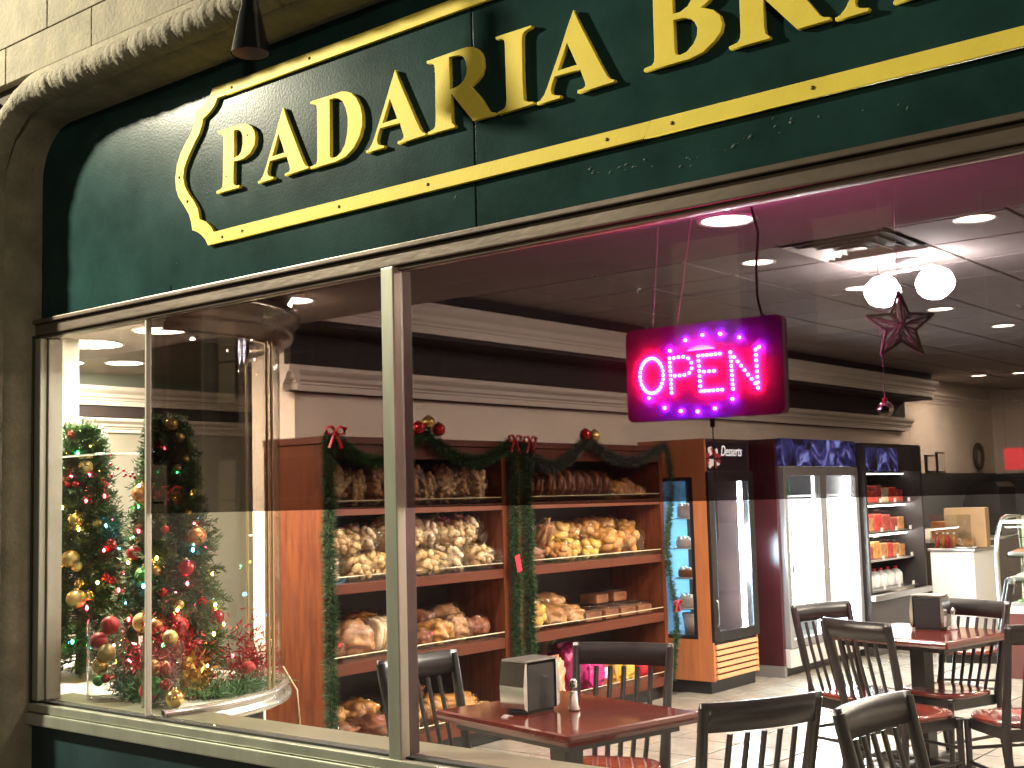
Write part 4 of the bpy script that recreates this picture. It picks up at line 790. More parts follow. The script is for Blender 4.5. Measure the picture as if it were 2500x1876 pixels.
V = {'rb1': roll_bag('a', (.20, .20, .26), (.034, .021), PALE, 60, 1), 'rb2': roll_bag('b', (.17, .15, .24), (.033, .021), PALE, 44, 2), 'rb3': roll_bag('c', (.19, .17, .28), (.032, .02), TAN, 52, 3),
     'tb1': roll_bag('d', (.15, .15, .36), (.033, .020), PALE, 58, 4, False), 'tb2': roll_bag('e', (.16, .15, .30), (.034, .021), PALE2, 46, 5, False), 'tb3': roll_bag('f', (.15, .14, .33), (.03, .019), PALE, 56, 6),
     'lf1': loaf_bag((.26, .16, .13), BROWN, 7), 'lf2': loaf_bag((.22, .19, .15), GOLD, 8), 'lf3': loaf_bag((.20, .15, .17), TAN, 9), 'lf4': loaf_bag((.3, .15, .11), GOLD, 10), 'lf5': loaf_bag((.16, .14, .12), BROWN, 12),
     'bn1': loaf_bag((.15, .15, .09), YELB, 13), 'bn2': loaf_bag((.16, .15, .09), TAN, 14), 'sl1': slice_bag((.17, .16, .19), PALE2, 6, 15), 'sl2': slice_bag((.26, .055, .22), BROWN, 2, 16), 'sl3': slice_bag((.16, .2, .14), PALE, 7, 17),
     'bg1': loaf_bag((.13, .11, .42), TAN, 18), 'bg2': loaf_bag((.12, .11, .40), DARK, 19), 'bn3': roll_bag('g', (.24, .2, .17), (.045, .032), GOLD, 18, 20, False), 'bn4': roll_bag('h', (.2, .2, .15), (.05, .034), YELB, 14, 21, False)}
STK = pm('red_sticker', (.7, .04, .03), .5)
stick = MB().box((-.012, -.001, -.008), (.012, .001, .008)).mesh('price_sticker'); stick.materials.append(STK)
CONTENT = {}
def bread(var, x, y, z, rot, label, group, s=1.0, sticker=False):
    a, b = V[var]; t = thing('bread_bag', label, 'bread', (x, y, z), 0, group, s); t.rotation_euler = rot
    mobj(a.name.split('.')[0], a, None, t); mobj('wrapper', b, None, t)
    if sticker:
        o = mobj('price_sticker', stick, None, t); bb = b.vertices; mx = max(v.co.x for v in bb); o.location = (mx*.92, 0, sum(v.co.z for v in bb)/len(bb)+.03); o.rotation_euler = (0, 0, R(90))
    return t
random.seed(77); G1 = 'bread bags on the left bay of the bread shelf'; G2 = 'bread bags on the right bay of the bread shelf'
u = random.uniform
# left bay, top shelf: upright bags of small rolls
for i, (y, v_, s) in enumerate(((1.86, 'rb1', 1.05), (2.05, 'rb2', .95), (2.20, 'rb3', .95), (2.37, 'rb2', 1), (2.53, 'rb3', .92), (2.68, 'rb2', .9), (2.84, 'rb1', 1.0), (2.98, 'rb3', .9), (3.11, 'rb2', .95))):
    bread(v_, -2.37+u(-.02, .02), y, ST[1]+.003, (u(-.04, .04), u(-.05, .05), u(-.4, .4)), '%s upright bag of pale rolls from the left, top shelf, left bay' % ORD[i], G1, s)
# left bay, second shelf: heap of lying bags
for i, y in enumerate((1.80, 1.96, 2.13, 2.29, 2.47, 2.64, 2.82, 3.0, 3.12)):
    bread(('tb2', 'tb1', 'tb3')[i % 3], -2.56, y, ST[2]+.088, (0, R(90)+u(-.05, .05), u(-.15, .15)), '%s lying roll bag from the left, lower row, second shelf, left bay' % ORD[i], G1, u(1.06, 1.16))
for i, (y, tilt, yw) in enumerate(((1.80, 94, .1), (1.95, 97, -.05), (2.11, 95, .15), (2.28, 98, .1), (2.40, 108, .55), (2.57, 105, .5), (2.74, 109, .5), (2.90, 104, .35), (3.04, 100, .1))):
    bread(('tb1', 'tb3', 'tb2')[i % 3], -2.60, y, ST[2]+(.265 if tilt < 100 else .315), (0, R(tilt)+u(-.03, .03), yw), '%s roll bag from the left, upper row, second shelf, left bay' % ORD[i], G1, u(1.02, 1.12))
# left bay, third shelf: mixed breads
mix3 = (('lf5', 1.80, -2.34, 'small brown glazed loaf with a red sticker at the left end of the third shelf', 1.1, 0), ('lf3', 2.0, -2.36, 'tall golden loaf in a clear bag beside the stick rolls, third shelf, left bay', 1.25, 1.2), ('sl1', 2.20, -2.36, 'bag of pale upright sliced sticks left of the mullion, third shelf', 1.15, .2),
        ('sl1', 2.38, -2.37, 'bag of pale upright sliced sticks right of the mullion, third shelf', .95, -.2), ('lf5', 2.53, -2.33, 'small brown loaf beside the stick rolls, third shelf, left bay', 1.0, .3), ('lf2', 2.70, -2.36, 'round golden loaf in the middle right of the third shelf, left bay', 1.05, .4),
        ('lf5', 2.72, -2.50, 'dark glazed loaf lying behind the golden loaf, third shelf, left bay', 1.25, .2), ('lf3', 2.90, -2.36, 'pale brown bagged loaf with a twisted end, third shelf, left bay', .95, 1.5), ('lf5', 3.07, -2.36, 'brown loaf with a red dot at the right end of the third shelf, left bay', 1.2, .9), ('lf3', 1.88, -2.53, 'dim loaf at the back left of the third shelf, left bay', 1.0, .3), ('bn2', 2.50, -2.54, 'pale round loaf at the back of the third shelf, left bay', 1.4, 0))
mix3 = mix3+(('lf2', 2.22, -2.53, 'golden loaf at the back behind the sliced sticks, third shelf, left bay', 1.2, .3), ('lf3', 2.96, -2.53, 'tan loaf at the back right of the third shelf, left bay', 1.3, .6), ('lf1', 2.06, -2.52, 'long brown loaf at the back beside the tall golden loaf, third shelf', 1.1, .2))
for v_, y, x, lb, s, rz in mix3: bread(v_, x, y, ST[3]+.003+(.06 if 'behind' in lb else 0), (u(-.05, .05), u(-.08, .08), rz), lb, G1, s, 'red' in lb or 'brown' in lb)
# left bay, bottom shelf
mix4 = (('lf1', 1.85, -2.36, 'long brown glazed loaf lying at the bottom left, lowest shelf', 1.05, 1.3, 0), ('lf4', 1.85, -2.44, 'golden glazed loaf on top of the brown one, lowest shelf at left', .85, .9, .125), ('lf1', 2.12, -2.34, 'brown loaf in crinkled wrap left of the mullion, lowest shelf', 1.15, .4, 0), ('lf2', 2.14, -2.48, 'glossy round bread at the back left of the mullion, lowest shelf', 1.1, .2, .06),
        ('bn3', 2.42, -2.36, 'bag of golden buns behind the chair slats, lowest shelf', 1.15, .2, 0), ('bn3', 2.64, -2.37, 'bag of golden buns right of the other bun bag, lowest shelf', 1.1, -.3, 0), ('lf1', 2.55, -2.50, 'brown loaf lying on the bun bags, lowest shelf', 1.05, 1.4, .13), ('lf4', 2.88, -2.40, 'long golden loaf at the right of the lowest shelf, left bay', 1.1, 1.1, .04), ('lf4', 3.05, -2.36, 'flat golden loaf at the right end of the lowest shelf, left bay', .8, .9, 0))
for v_, y, x, lb, s, rz, dz in mix4: bread(v_, x, y, ST[4]+.003+dz, (u(-.05, .05), u(-.06, .06), rz), lb, G1, s, 'round' in lb)
# right bay, top shelf
for i in range(9): bread('sl2', -2.38, 3.60+i*.115, ST[1]+.004, (R(-9)+u(-.05, .05), 0, R(-8)+u(-.1, .1)), '%s upright brown flat loaf from the left, top shelf of the right bay' % ORD[i], G2, u(.92, 1.05))
for v_, y, s, lb in (('lf2', 4.70, .95, 'low brown loaf left of the round bun, top shelf of the right bay'), ('lf3', 4.84, .9, 'small dim loaf between two breads, top shelf of the right bay'), ('bn2', 4.99, 1.15, 'round bun at the right end of the top shelf, right bay')): bread(v_, -2.36, y, ST[1]+.003, (0, 0, .3), lb, G2, s)
# right bay, second shelf
sec = (('lf1', 3.62, -2.35, 'glossy brown bread at the left end of the second shelf, right bay', 1.0, 1.3, 0, 0), ('bg2', 3.72, -2.54, 'dark long loaf leaning at the left of the second shelf, right bay', .8, 0, .02, 38), ('bg1', 3.90, -2.56, 'long seeded loaf leaning diagonally with a red dot, second shelf, right bay', .95, -.35, .03, 52), ('bn4', 4.10, -2.36, 'bag of pale yellow rolls in the middle of the second shelf, right bay', 1.1, 0, 0, 0), ('bn4', 4.16, -2.50, 'pale rolls at the back of the second shelf, right bay', 1.1, .5, .12, 0),
       ('bn4', 4.36, -2.36, 'knotted pale rolls right of the middle of the second shelf, right bay', 1.0, .8, 0, 0), ('bn3', 4.34, -2.52, 'golden rolls behind the knotted ones, second shelf, right bay', 1.0, .2, .11, 0), ('bn3', 4.62, -2.37, 'large bag of orange brown rolls on the second shelf, right bay', 1.3, .2, 0, 0), ('bn3', 4.86, -2.38, 'bag of orange brown rolls at the right end of the second shelf, right bay', 1.3, -.2, 0, 0), ('bn3', 4.74, -2.50, 'bag of rolls resting on two others, second shelf, right bay', 1.0, 1, .14, 0))
sec = sec+(('bn3', 3.98, -2.34, 'golden rolls at the foot of the leaning loaf, second shelf, right bay', .9, .6, 0, 0), ('bn3', 5.0, -2.5, 'bag of rolls in the far right back corner, second shelf, right bay', 1.1, .4, .1, 0), ('lf2', 4.52, -2.52, 'golden loaf behind the orange brown rolls, second shelf, right bay', 1.1, .2, .13, 0))
for v_, y, x, lb, s, rz, dz, tl_ in sec: bread(v_, x, y, ST[2]+.003+dz, (0, R(tl_), rz), lb, G2, s, 'red dot' in lb)
# right bay, third shelf
thr = (('bn4', 3.63, -2.34, 'yellow buns at the left end of the third shelf, right bay', 1.3, 0, 0), ('bn1', 3.68, -2.48, 'pale cluster bread behind the yellow buns, third shelf, right bay', 1.9, 0, .05), ('bn2', 3.88, -2.36, 'round brown bun in wrap on the third shelf, right bay', 1.6, .4, 0), ('bn2', 4.06, -2.34, 'round flat roll next to the chocolate boxes, third shelf, right bay', 1.55, .8, 0), ('bn2', 4.02, -2.50, 'bun at the back of the third shelf, right bay', 1.7, .2, .07))
for v_, y, x, lb, s, rz, dz in thr: bread(v_, x, y, ST[3]+.003+dz, (0, 0, rz), lb, G2, s)
CLR = glassmat('clear_plastic_box', (.92, .90, .88), 1.3, .05, bump=.15)
def clam(x, y, z, lb):
    t = thing('cake_box', lb, 'cake box', (x, y, z), u(-.1, .1), 'clear cake boxes on the right bay')
    MB().box((-.077, -.087, .003), (.077, .087, .070), bev=.01).build('cake_slab', pm('chocolate_cake', (.30, .13, .06), .5, 0, .4, 16, .4, .4, 30, c2=(.13, .045, .02)), t)
    MB().box((-.085, -.095, 0), (.085, .095, .088), bev=.012).build('clear_box', CLR, t)
    MB().tube([(-.087, -.097, .089), (.087, -.097, .089), (.087, .097, .089), (-.087, .097, .089), (-.087, -.097, .089)], .003, 5).build('rim', glassmat('rim_plastic', (.8, .78, .75), 2.5, .1), t)
for i, (y, x, dz) in enumerate(((4.28, -2.33, 0), (4.50, -2.33, 0), (4.72, -2.33, 0), (4.94, -2.33, 0), (4.60, -2.52, .0), (4.84, -2.52, 0), (4.62, -2.50, .07), (4.86, -2.5, .07), (4.2, -2.53, 0))):
    clam(x, y, ST[3]+.003+dz*1.36, ('%s clear chocolate cake box from the left, front row, third shelf, right bay' % ORD[i]) if i < 4 else ('%s clear chocolate cake box from the left, back row, third shelf, right bay' % ORD[(1, 3, 2, 4, 0)[i-4]]))
# right bay, lowest shelf
def snack(nm, lb, y, x, sz, c, c2=None, kind='bag', dz=0):
    t = thing(nm, lb, kind, (x, y, ST[4]+.003+dz), u(-.15, .15)); m = pm('print_'+nm+str(len(MATS)), c, .35, 0, .5, 9, .3, c2=c2)
    if kind == 'bag': MB().ico((0, 0, sz[2]/2), (sz[0]/2, sz[1]/2, sz[2]/2), 4, disp=.34, ds=3.5, seed=int(y*10), expo=.65).build('bag_body', m, t); MB().box((-.004, -sz[1]*.42, sz[2]*.97), (.004, sz[1]*.42, sz[2]*1.07), bev=.002).build('sealed_top', m, t)
    elif kind == 'tin': MB().lathe([(0, 0), (sz[0]/2, 0), (sz[0]/2, sz[2]), (0, sz[2])], n=24).build('tin_body', m, t); MB().lathe([(sz[0]/2+.003, sz[2]-.01), (sz[0]/2+.003, sz[2]+.004), (0, sz[2]+.004)], n=24).build('rim', STEEL, t)
    else: MB().box((-sz[0]/2, -sz[1]/2, 0), (sz[0]/2, sz[1]/2, sz[2]), bev=.003).build('carton', m, t); MB().box((sz[0]/2+.0005, -sz[1]*.32, sz[2]*.25), (sz[0]/2+.002, sz[1]*.32, sz[2]*.6)).build('front_label', WHITE, t)
    return t
snack('crisp_bag', 'white and orange crisp bag standing behind the napkin dispenser', 3.86, -2.33, (.12, .2, .27), (.75, .60, .40), (.8, .10, .02)); snack('crisp_bag', 'red crisp bag at the left end of the lowest shelf, right bay', 3.66, -2.36, (.12, .2, .24), (.6, .05, .03), (.3, .02, .02)); snack('crisp_bag', 'pale snack bag behind the crisp bags', 3.78, -2.52, (.12, .2, .3), (.6, .5, .35))
snack('candy_bag', 'magenta bag of sweets left of the chair back', 4.10, -2.40, (.2, .22, .33), (.35, .01, .10), (.15, .005, .05)); snack('candy_bag', 'bright pink bag of wrapped sweets behind the chair slats', 4.33, -2.34, (.14, .2, .2), (.65, .03, .25), (.4, .01, .12))
snack('biscuit_carton', 'brown biscuit carton behind the chair slats', 4.50, -2.36, (.06, .10, .22), (.28, .07, .04), None, 'box'); snack('biscuit_packet', 'yellow packet behind the chair slats', 4.64, -2.34, (.08, .13, .2), (.75, .45, .05), (.35, .2, .05)); snack('biscuit_packet', 'bright yellow printed packet left of the red tin', 4.80, -2.34, (.08, .13, .2), (.85, .62, .1), (.4, .25, .05)); snack('red_tin', 'red tin at the right end of the lowest shelf', 4.97, -2.34, (.12, .12, .2), (.6, .03, .04), None, 'tin'); snack('white_tin', 'white tin standing high at the back of the lowest shelf', 4.12, -2.58, (.14, .14, .42), (.7, .68, .6), (.6, .5, .2), 'tin')

# ------------------------------------------------------------------ garlands, bows and baubles on the shelf
PINE = pm('pine_tinsel', (.030, .085, .022), .55, 0, .4, 25, .6, c2=(.012, .035, .010)); PINEF = pm('frosted_pine', (.10, .13, .10), .6, 0, .4, 25, .5, c2=(.03, .05, .03))
def needles(mb, path, n, rad, ln, seed, wd=.0022):
    rnd = random.Random(seed); pts = [Vector(p) for p in path]; L = [0]
    for a, b in zip(pts, pts[1:]): L.append(L[-1]+(b-a).length)
    for k in range(n):
        s = rnd.random()*L[-1]; i = max(j for j in range(len(L)-1) if L[j] <= s); t = (s-L[i])/max(1e-6, L[i+1]-L[i]); c = pts[i].lerp(pts[i+1], t); d = (pts[i+1]-pts[i]).normalized()
        v = Vector((rnd.gauss(0, 1), rnd.gauss(0, 1), rnd.gauss(0, 1))); v -= d*v.dot(d); v.normalize(); v = (v+d*rnd.uniform(-.6, .6)).normalized(); l = ln*rnd.uniform(.6, 1.25); c = c+v*rad*rnd.uniform(.05, .5)
        sd = v.cross(Vector((rnd.gauss(0, 1), rnd.gauss(0, 1), rnd.gauss(0, 1)))).normalized()*wd
        mb.add([c-sd, c+sd, c+v*l], [(0, 1, 2)])
    return mb
def garland(label, path, n, rad, ln, seed, mat=PINE):
    t = thing('garland', label, 'garland', tuple(path[0]), 0, 'tinsel garlands on the bread shelf'); P = [tuple(Vector(p)-Vector(path[0])) for p in path]
    needles(MB(), P, n, rad, ln, seed).build('tinsel', mat, t, 'stuff'); MB().tube(P, .008, 6).build('core_wire', PINE, t); return t
def wob(x, y, z0, z1, n=14, seed=0):
    rnd = random.Random(seed); return [(x+rnd.uniform(-.006, .006), y+rnd.uniform(-.008, .008), z0+(z1-z0)*k/(n-1)) for k in range(n)]
GX = SX1+.035
garland('green tinsel garland hanging down the left edge of the bread shelf', wob(GX, 1.66, 1.93, .12, seed=1), 7000, .04, .046, 1)
garland('left of the two tinsel garlands down the middle posts of the shelf', wob(GX, 3.29, 1.92, .35, seed=2), 6500, .04, .046, 2)
garland('right of the two tinsel garlands down the middle posts of the shelf', wob(GX, 3.43, 1.92, .33, seed=3), 6500, .04, .046, 3)
garland('thin tinsel garland hanging down the right end of the bread shelf', [(GX+.01, 5.17+.05*sin(k*.8), 1.90-k*.135) for k in range(14)], 4600, .03, .036, 4)
def swag(y0, z0, y1, z1, dip, n=14): return [(GX+.01, y0+(y1-y0)*k/(n-1), z0+(z1-z0)*k/(n-1)-dip*sin(pi*k/(n-1))) for k in range(n)]
for i, (y0, z0, y1, z1, dip, lb) in enumerate(((1.68, 1.92, 2.42, 1.97, .17, 'swag of garland at the top left of the bread shelf, behind the mullion'), (2.42, 1.97, 3.27, 1.91, .15, 'swag of garland over the right half of the left bay'), (3.33, 1.91, 4.10, 1.95, .17, 'frosted swag of garland over the left half of the right bay'), (4.10, 1.95, 5.15, 1.93, .14, 'frosted swag of garland over the right half of the right bay'))):
    garland(lb, swag(y0, z0, y1, z1, dip), 3600, .05, .044, 20+i, PINEF if i > 1 else PINE)
def bow(label, loc, s=1.0):
    t = thing('ribbon_bow', label, 'bow', loc, R(90), 'red bows on the garlands', s)
    for sx in (-1, 1):
        MB().tube([(0, -.012, 0), (sx*.03, -.02, .025), (sx*.062, -.018, .018), (sx*.06, -.012, -.012), (sx*.028, -.012, -.016), (0, -.012, 0)], [.004, .014, .017, .016, .012, .004], 8, flat=.4).build('loop', RED, t); MB().tube([(0, -.01, 0), (sx*.022, -.014, -.04), (sx*.04, -.012, -.085)], [.006, .011, .014], 8, flat=.3).build('tail', RED, t)
    MB().ico((0, -.016, 0), .012, 2).build('knot', RED, t)
bow('red ribbon bow at the top left corner of the bread shelf', (GX+.045, 1.66, 1.945), 1.1); bow('red ribbon bow left of centre above the middle posts', (GX+.045, 3.24, 1.935)); bow('red ribbon bow right of centre above the middle posts', (GX+.045, 3.40, 1.93)); bow('small red bow low on the garland at the right end of the shelf', (GX+.05, 5.16, .72), .8)
BR = pm('red_bauble', (.42, .008, .012), .12, .55, .6, coat=.4); BG = pm('gold_bauble', (.72, .50, .16), .18, .85); BGM = pm('matte_gold_bauble', (.62, .46, .18), .42, .5); BGR = pm('green_glitter_bauble', (.04, .30, .04), .35, .3, .5, 90, .6, .6, 150); BRM = pm('matte_red_bauble', (.50, .03, .035), .42, .1)
def bauble(label, loc, r, mat, group=None, squash=1.0):
    t = thing('bauble', label, 'bauble', loc, 0, group); MB().ico((0, 0, 0), (r, r, r*squash), 3).build('ball', mat, t); MB().lathe([(r*.22, r*squash*.94), (r*.22, r*squash*1.14), (0, r*squash*1.16)], n=10).build('cap', BRASS, t); return t
for (y, z, m, lb) in ((2.36, 1.985, BR, 'red bauble left of the gold one at the garland peak beside the mullion'), (2.45, 2.02, BG, 'gold bauble at the garland peak beside the mullion'), (2.54, 1.98, BR, 'red bauble right of the gold one at the garland peak beside the mullion'), (4.07, 1.985, BR, 'red bauble at the garland peak of the right bay'), (4.18, 1.98, BG, 'gold bauble at the garland peak of the right bay')):
    bauble(lb, (GX+.03, y, z), .042, m, 'baubles on the shelf garland')
t = thing('red_tag', 'bright red paper tag on the middle posts of the bread shelf', 'tag', (GX+.055, 3.265, 1.075), R(90)); MB().box((-.024, 0, 0), (.024, .002, .11), Matrix.Rotation(R(-14), 4, 'Y')).build('paper', pm('bright_red_paper', (.8, .01, .03), .6), t)
# ------------------------------------------------------------------ curved glass Christmas display
CX, CY, CR = -2.17, .25, .82; A0, A1 = R(-16), R(92); ZP = .70
CD = thing('curved_display', 'curved glass display window with metal ledge and round cornice in the left corner', 'display case')
PLAT = pm('white_platform', (.62, .60, .54), .5, 0, .4, 4, .1)
arcp = [(CX+(CR-.01)*cos(A0+(A1-A0)*k/28), CY+(CR-.01)*sin(A0+(A1-A0)*k/28)) for k in range(29)]
MB().prism([(-3.7, .205)]+arcp+[(-3.7, arcp[-1][1])], 'z', .655, ZP-.001).build('platform', PLAT, CD)
MB().lathe([(CR-.09, .02), (CR-.09, .64)], (CX, CY, 0), n=40, a0=A0, a1=A1).build('base_drum', pm('dark_drum', (.02, .02, .02), .5), CD)
MB().lathe([(CR-.03, .648), (CR+.035, .648), (CR+.04, .655), (CR+.04, .675), (CR+.022, .682), (CR+.022, .702), (CR+.03, .708), (CR+.03, .722), (CR-.012, .724), (CR-.012, .702)], (CX, CY, 0), n=44, a0=A0, a1=A1).build('ledge', pm('polished_ledge', (.66, .64, .58), .2, .75), CD)
MB().lathe([(CR-.002, .725), (CR-.002, 2.30)], (CX, CY, 0), n=44, a0=A0, a1=A1).build('curved_pane', CGLASS, CD)
MB().lathe([(CR-.05, 2.295), (CR+.02, 2.295), (CR+.022, 2.315), (CR+.06, 2.33), (CR+.075, 2.36), (CR+.07, 2.39), (CR+.10, 2.42), (CR+.10, 2.46), (CR+.06, 2.465), (CR+.06, ZS-.001)], (CX, CY, 0), n=48, a0=A0, a1=A1).build('cornice', pm('bronze_cornice', (.42, .36, .28), .22, .8), CD)
for a in (R(27), R(31), R(88)):
    MB().tube([(CX+(CR+.004)*cos(a), CY+(CR+.004)*sin(a), .724), (CX+(CR+.004)*cos(a), CY+(CR+.004)*sin(a), 2.30)], .007, 8).build('glazing_post', pm('pale_brass_post', (.55, .45, .25), .3, .6), CD)
MB().box((-3.72, .21, ZP), (-3.70, 1.06, ZS-.002)).build('end_panel', pm('pale_end_panel', (.26, .25, .20), .6), CD)
GS = thing('glass_shelf', 'bright edged glass shelf on a bracket behind the left pane', 'shelf', (-2.62, .28, 1.80)); MB().box((-.30, -.05, 0), (.55, .10, .010), bev=.002).build('glass_plate', glassmat('bright_shelf_glass', (.8, .88, .82), 2.0, .05, haze=.25, hazecol=(.9, .95, .85)), GS); MB().tube([(-.32, -.06, -.01), (-.1, -.055, -.004)], .006, 7).build('bracket', STEEL, GS)
tag(MB().tube([(-2.10, 1.14, .71), (-2.02, 1.20, .72), (-1.96, 1.24, .60), (-1.95, 1.25, .42), (-1.99, 1.26, .25), (-2.0, 1.25, .02)], .004, 6).build('extension_cord', pm('cream_cord', (.6, .5, .32), .5)), 'thin cream electric cord hanging from the curved display ledge', 'cord')

# Christmas trees
FOL = pm('fir_needles', (.10, .17, .065), .6, 0, .35, 18, .6, c2=(.035, .075, .028))
def sprig(mb, base, d, L, rnd, nn=16, w_=.0035):
    d = d.normalized(); a = d.cross(Vector((0, 0, 1)))
    if a.length < .05: a = Vector((1, 0, 0))
    a.normalize(); b = a.cross(d)
    mb.add([base-a*.002, base+a*.002, base+d*L], [(0, 1, 2)])
    for k in range(nn):
        t = (k+.5)/nn; c = base+d*L*t; th = rnd.uniform(0, 2*pi); v = (a*cos(th)+b*sin(th)*.7+d*.9).normalized(); l = .034*(1.1-.4*t)*rnd.uniform(.7, 1.2); sd = v.cross(a*sin(th)-b*cos(th)).normalized()*w_
        mb.add([c-sd, c+sd, c+v*l+sd*.3, c+v*l-sd*.3], [(0, 1, 2, 3)])
def xmas_tree(label, loc, H, rb, seed):
    t = thing('christmas_tree', label, 'christmas tree', loc, 0, 'decorated Christmas trees in the window'); rnd = random.Random(seed)
    MB().tube([(0, 0, 0), (0, 0, H*.97)], [.028, .008], 8).build('trunk', pm('bark', (.06, .04, .025), .9), t)
    mb = MB(); br = MB()
    for k in range(230):
        h = (k/230)**.95; z = .06+h*(H-.10); r = rb*(1-h*.84)*rnd.uniform(.72, 1.1); th = k*2.39996; dirv = Vector((cos(th), sin(th), -.10+.45*h)); tip = Vector((0, 0, z))+dirv*r; br.tube([(0, 0, z), tuple(tip)], [.005, .002], 4, cap=False)
        for q in range(5):
            f = .35+.65*q/4; c = Vector((0, 0, z))+dirv*r*f
            for s in range(5): sprig(mb, c, dirv+Vector((rnd.uniform(-.9, .9), rnd.uniform(-.9, .9), rnd.uniform(-.5, .6))), rnd.uniform(.045, .085), rnd, 10)
    sprig(mb, Vector((0, 0, H*.95)), Vector((0, 0, 1)), .09, rnd)
    mb.build('crown', FOL, t, 'stuff'); br.build('branches', MATS['bark'], t, 'stuff'); return t
T = {'left': (Vector((-2.92, .60, ZP)), 1.30, .30, 5), 'right': (Vector((-2.33, .72, ZP)), 1.30, .30, 9)}
for k, (p, H, rb, sd) in T.items(): xmas_tree('%s decorated Christmas tree with lights and baubles in the window display' % k, tuple(p), H, rb, sd)
# lights: one string on each tree, each bulb a part
LC = [('red_bulb', (1, .05, .08)), ('green_bulb', (.05, 1, .25)), ('blue_bulb', (.1, .5, 1)), ('amber_bulb', (1, .5, .08)), ('amber_bulb', (1, .5, .08))]
bulbs = []
for nm, c in LC[:4]:
    me = MB().ico((0, 0, 0), (.0068, .0068, .0105), 1).mesh('bulb'); me.materials.append(emat(nm, c, 60)); bulbs.append(me)
for k, (p, H, rb, sd) in T.items():
    t = thing('string_lights', 'string of coloured lights wound round the %s Christmas tree' % k, 'string lights', tuple(p), 0, 'string lights on the trees'); rnd = random.Random(sd+1); pts = []
    for i in range(230):
        h = i/229; r = rb*(1-h*.84)*1.0; th = h*2*pi*8.5; pts.append((r*cos(th), r*sin(th), .08+h*(H-.14)+.01*sin(i)))
    MB().tube(pts, .0016, 4, cap=False).build('light_cable', PINE, t)
    for i in range(0, 230, 4):
        q = pts[i]; o = mobj('bulb', bulbs[[0, 1, 2, 3, 3, 0][rnd.randrange(6)]], None, t); f = 1.07; o.location = (q[0]*f, q[1]*f, q[2])
# baubles on the trees: (tree, height, angle towards camera, radius, material, words)
camdir = math.atan2(-3.03-.6, 2.99+2.6)
BL = [
 ('left', 1.07, 12, .030, BGM, 'pale gold bauble high on the left tree below the glass shelf'), ('left', .80, -8, .034, BG, 'shiny gold patterned bauble in the upper middle of the left tree'), ('left', .60, -14, .038, BGM, 'large satin gold bauble in the middle of the left tree'), ('left', .40, -4, .040, BGM, 'large satin gold bauble low on the left tree'), ('left', .66, 50, .030, BR, 'red bauble on the right side of the left tree at mid height'), ('left', .98, 58, .028, BR, 'red bauble at the upper right of the left tree'), ('left', 1.24, -40, .022, BR, 'small red bauble at the top left of the left tree'), ('left', .86, -55, .026, BR, 'red bauble at the left side of the left tree'), ('left', .48, 44, .018, BR, 'tiny red bauble cluster on the right of the left tree, low'), ('left', .50, 34, .018, BR, 'tiny red bauble beside another one low on the left tree'), ('left', .30, -52, .034, BR, 'red bauble at the lower left edge of the left tree'), ('left', .50, -58, .028, BG, 'small gold bauble at the left edge of the left tree'),
 ('right', .92, -62, .045, pm('copper_ornament', (.50, .22, .08), .3, .8, .5, 60, .5, .4, 60), 'large copper ornament on the left side of the right tree'), ('right', .52, -32, .040, BGR, 'green glitter bauble left of the glass joint on the right tree'), ('right', .55, 22, .036, BR, 'shiny red bauble right of the glass joint on the right tree'), ('right', .70, 46, .045, MATS['copper_ornament'], 'copper ornament on the right side of the right tree'), ('right', .63, -58, .030, BRM, 'matte red bauble on the left side of the right tree'), ('right', .28, 10, .036, BRM, 'matte red bauble low on the right tree beside the posts'), ('right', .30, 62, .032, BR, 'red bauble at the lower right edge of the right tree'), ('right', .38, 40, .022, BR, 'small red bauble above the lower ones on the right tree'), ('right', .30, -28, .042, BGM, 'big gold bauble low in the middle between the trees'), ('right', .20, 2, .034, BGM, 'gold bauble just right of the glass joint near the tree foot'), ('right', 1.26, 14, .030, BG, 'gold bauble at the very top of the right tree'), ('right', 1.20, 40, .026, BG, 'smaller gold bauble beside the top of the right tree'), ('right', 1.16, -36, .018, BR, 'tiny red bauble at the top left of the right tree'), ('right', .74, -6, .020, BR, 'small red bauble behind the glass joint, middle of the right tree'), ('right', .84, 8, .030, pm('dark_green_bauble', (.02, .06, .03), .2, .5), 'dark green bauble in the dark part of the right tree'), ('right', .82, 34, .022, BG, 'little gold bauble in the dark part of the right tree'), ('right', .44, -8, .020, BR, 'tiny red bauble above the green one on the right tree')]
for tr_, h, da, r, m, lb in BL:
    p, H, rb, sd = T[tr_]; hh = h/H; rr = rb*(1-hh*.84)*1.02+.01; a = camdir+R(da); bauble(lb, (p.x+rr*cos(a), p.y+rr*sin(a), p.z+h), r*1.25, m, 'baubles on the Christmas trees', .96)
rnd = random.Random(40)
for tr_, n in (('left', 13), ('right', 14)):
    hs = sorted((rnd.uniform(.14, 1.1) for _ in range(n)), reverse=True); cnt = {'red': 0, 'gold': 0}
    for h in hs:
        cn, m = (('red', BR), ('gold', BG), ('gold', BGM), ('red', BRM))[rnd.randrange(4)]
        p, H, rb, sd = T[tr_]; rr = rb*(1-h/H*.84)*1.0+.012; a = camdir+R(rnd.uniform(-65, 65))
        bauble('small extra %s bauble on the %s tree, %s of its colour from the top' % (cn, tr_, ORD[cnt[cn]]), (p.x+rr*cos(a), p.y+rr*sin(a), p.z+h), rnd.uniform(.020, .029), m, 'baubles on the Christmas trees'); cnt[cn] += 1
bow('small red bow on the dark upper part of the right tree', (T['right'][0].x+.17, T['right'][0].y-.11, ZP+.93), .8)
b_ = bpy.data.objects[-1] if False else None
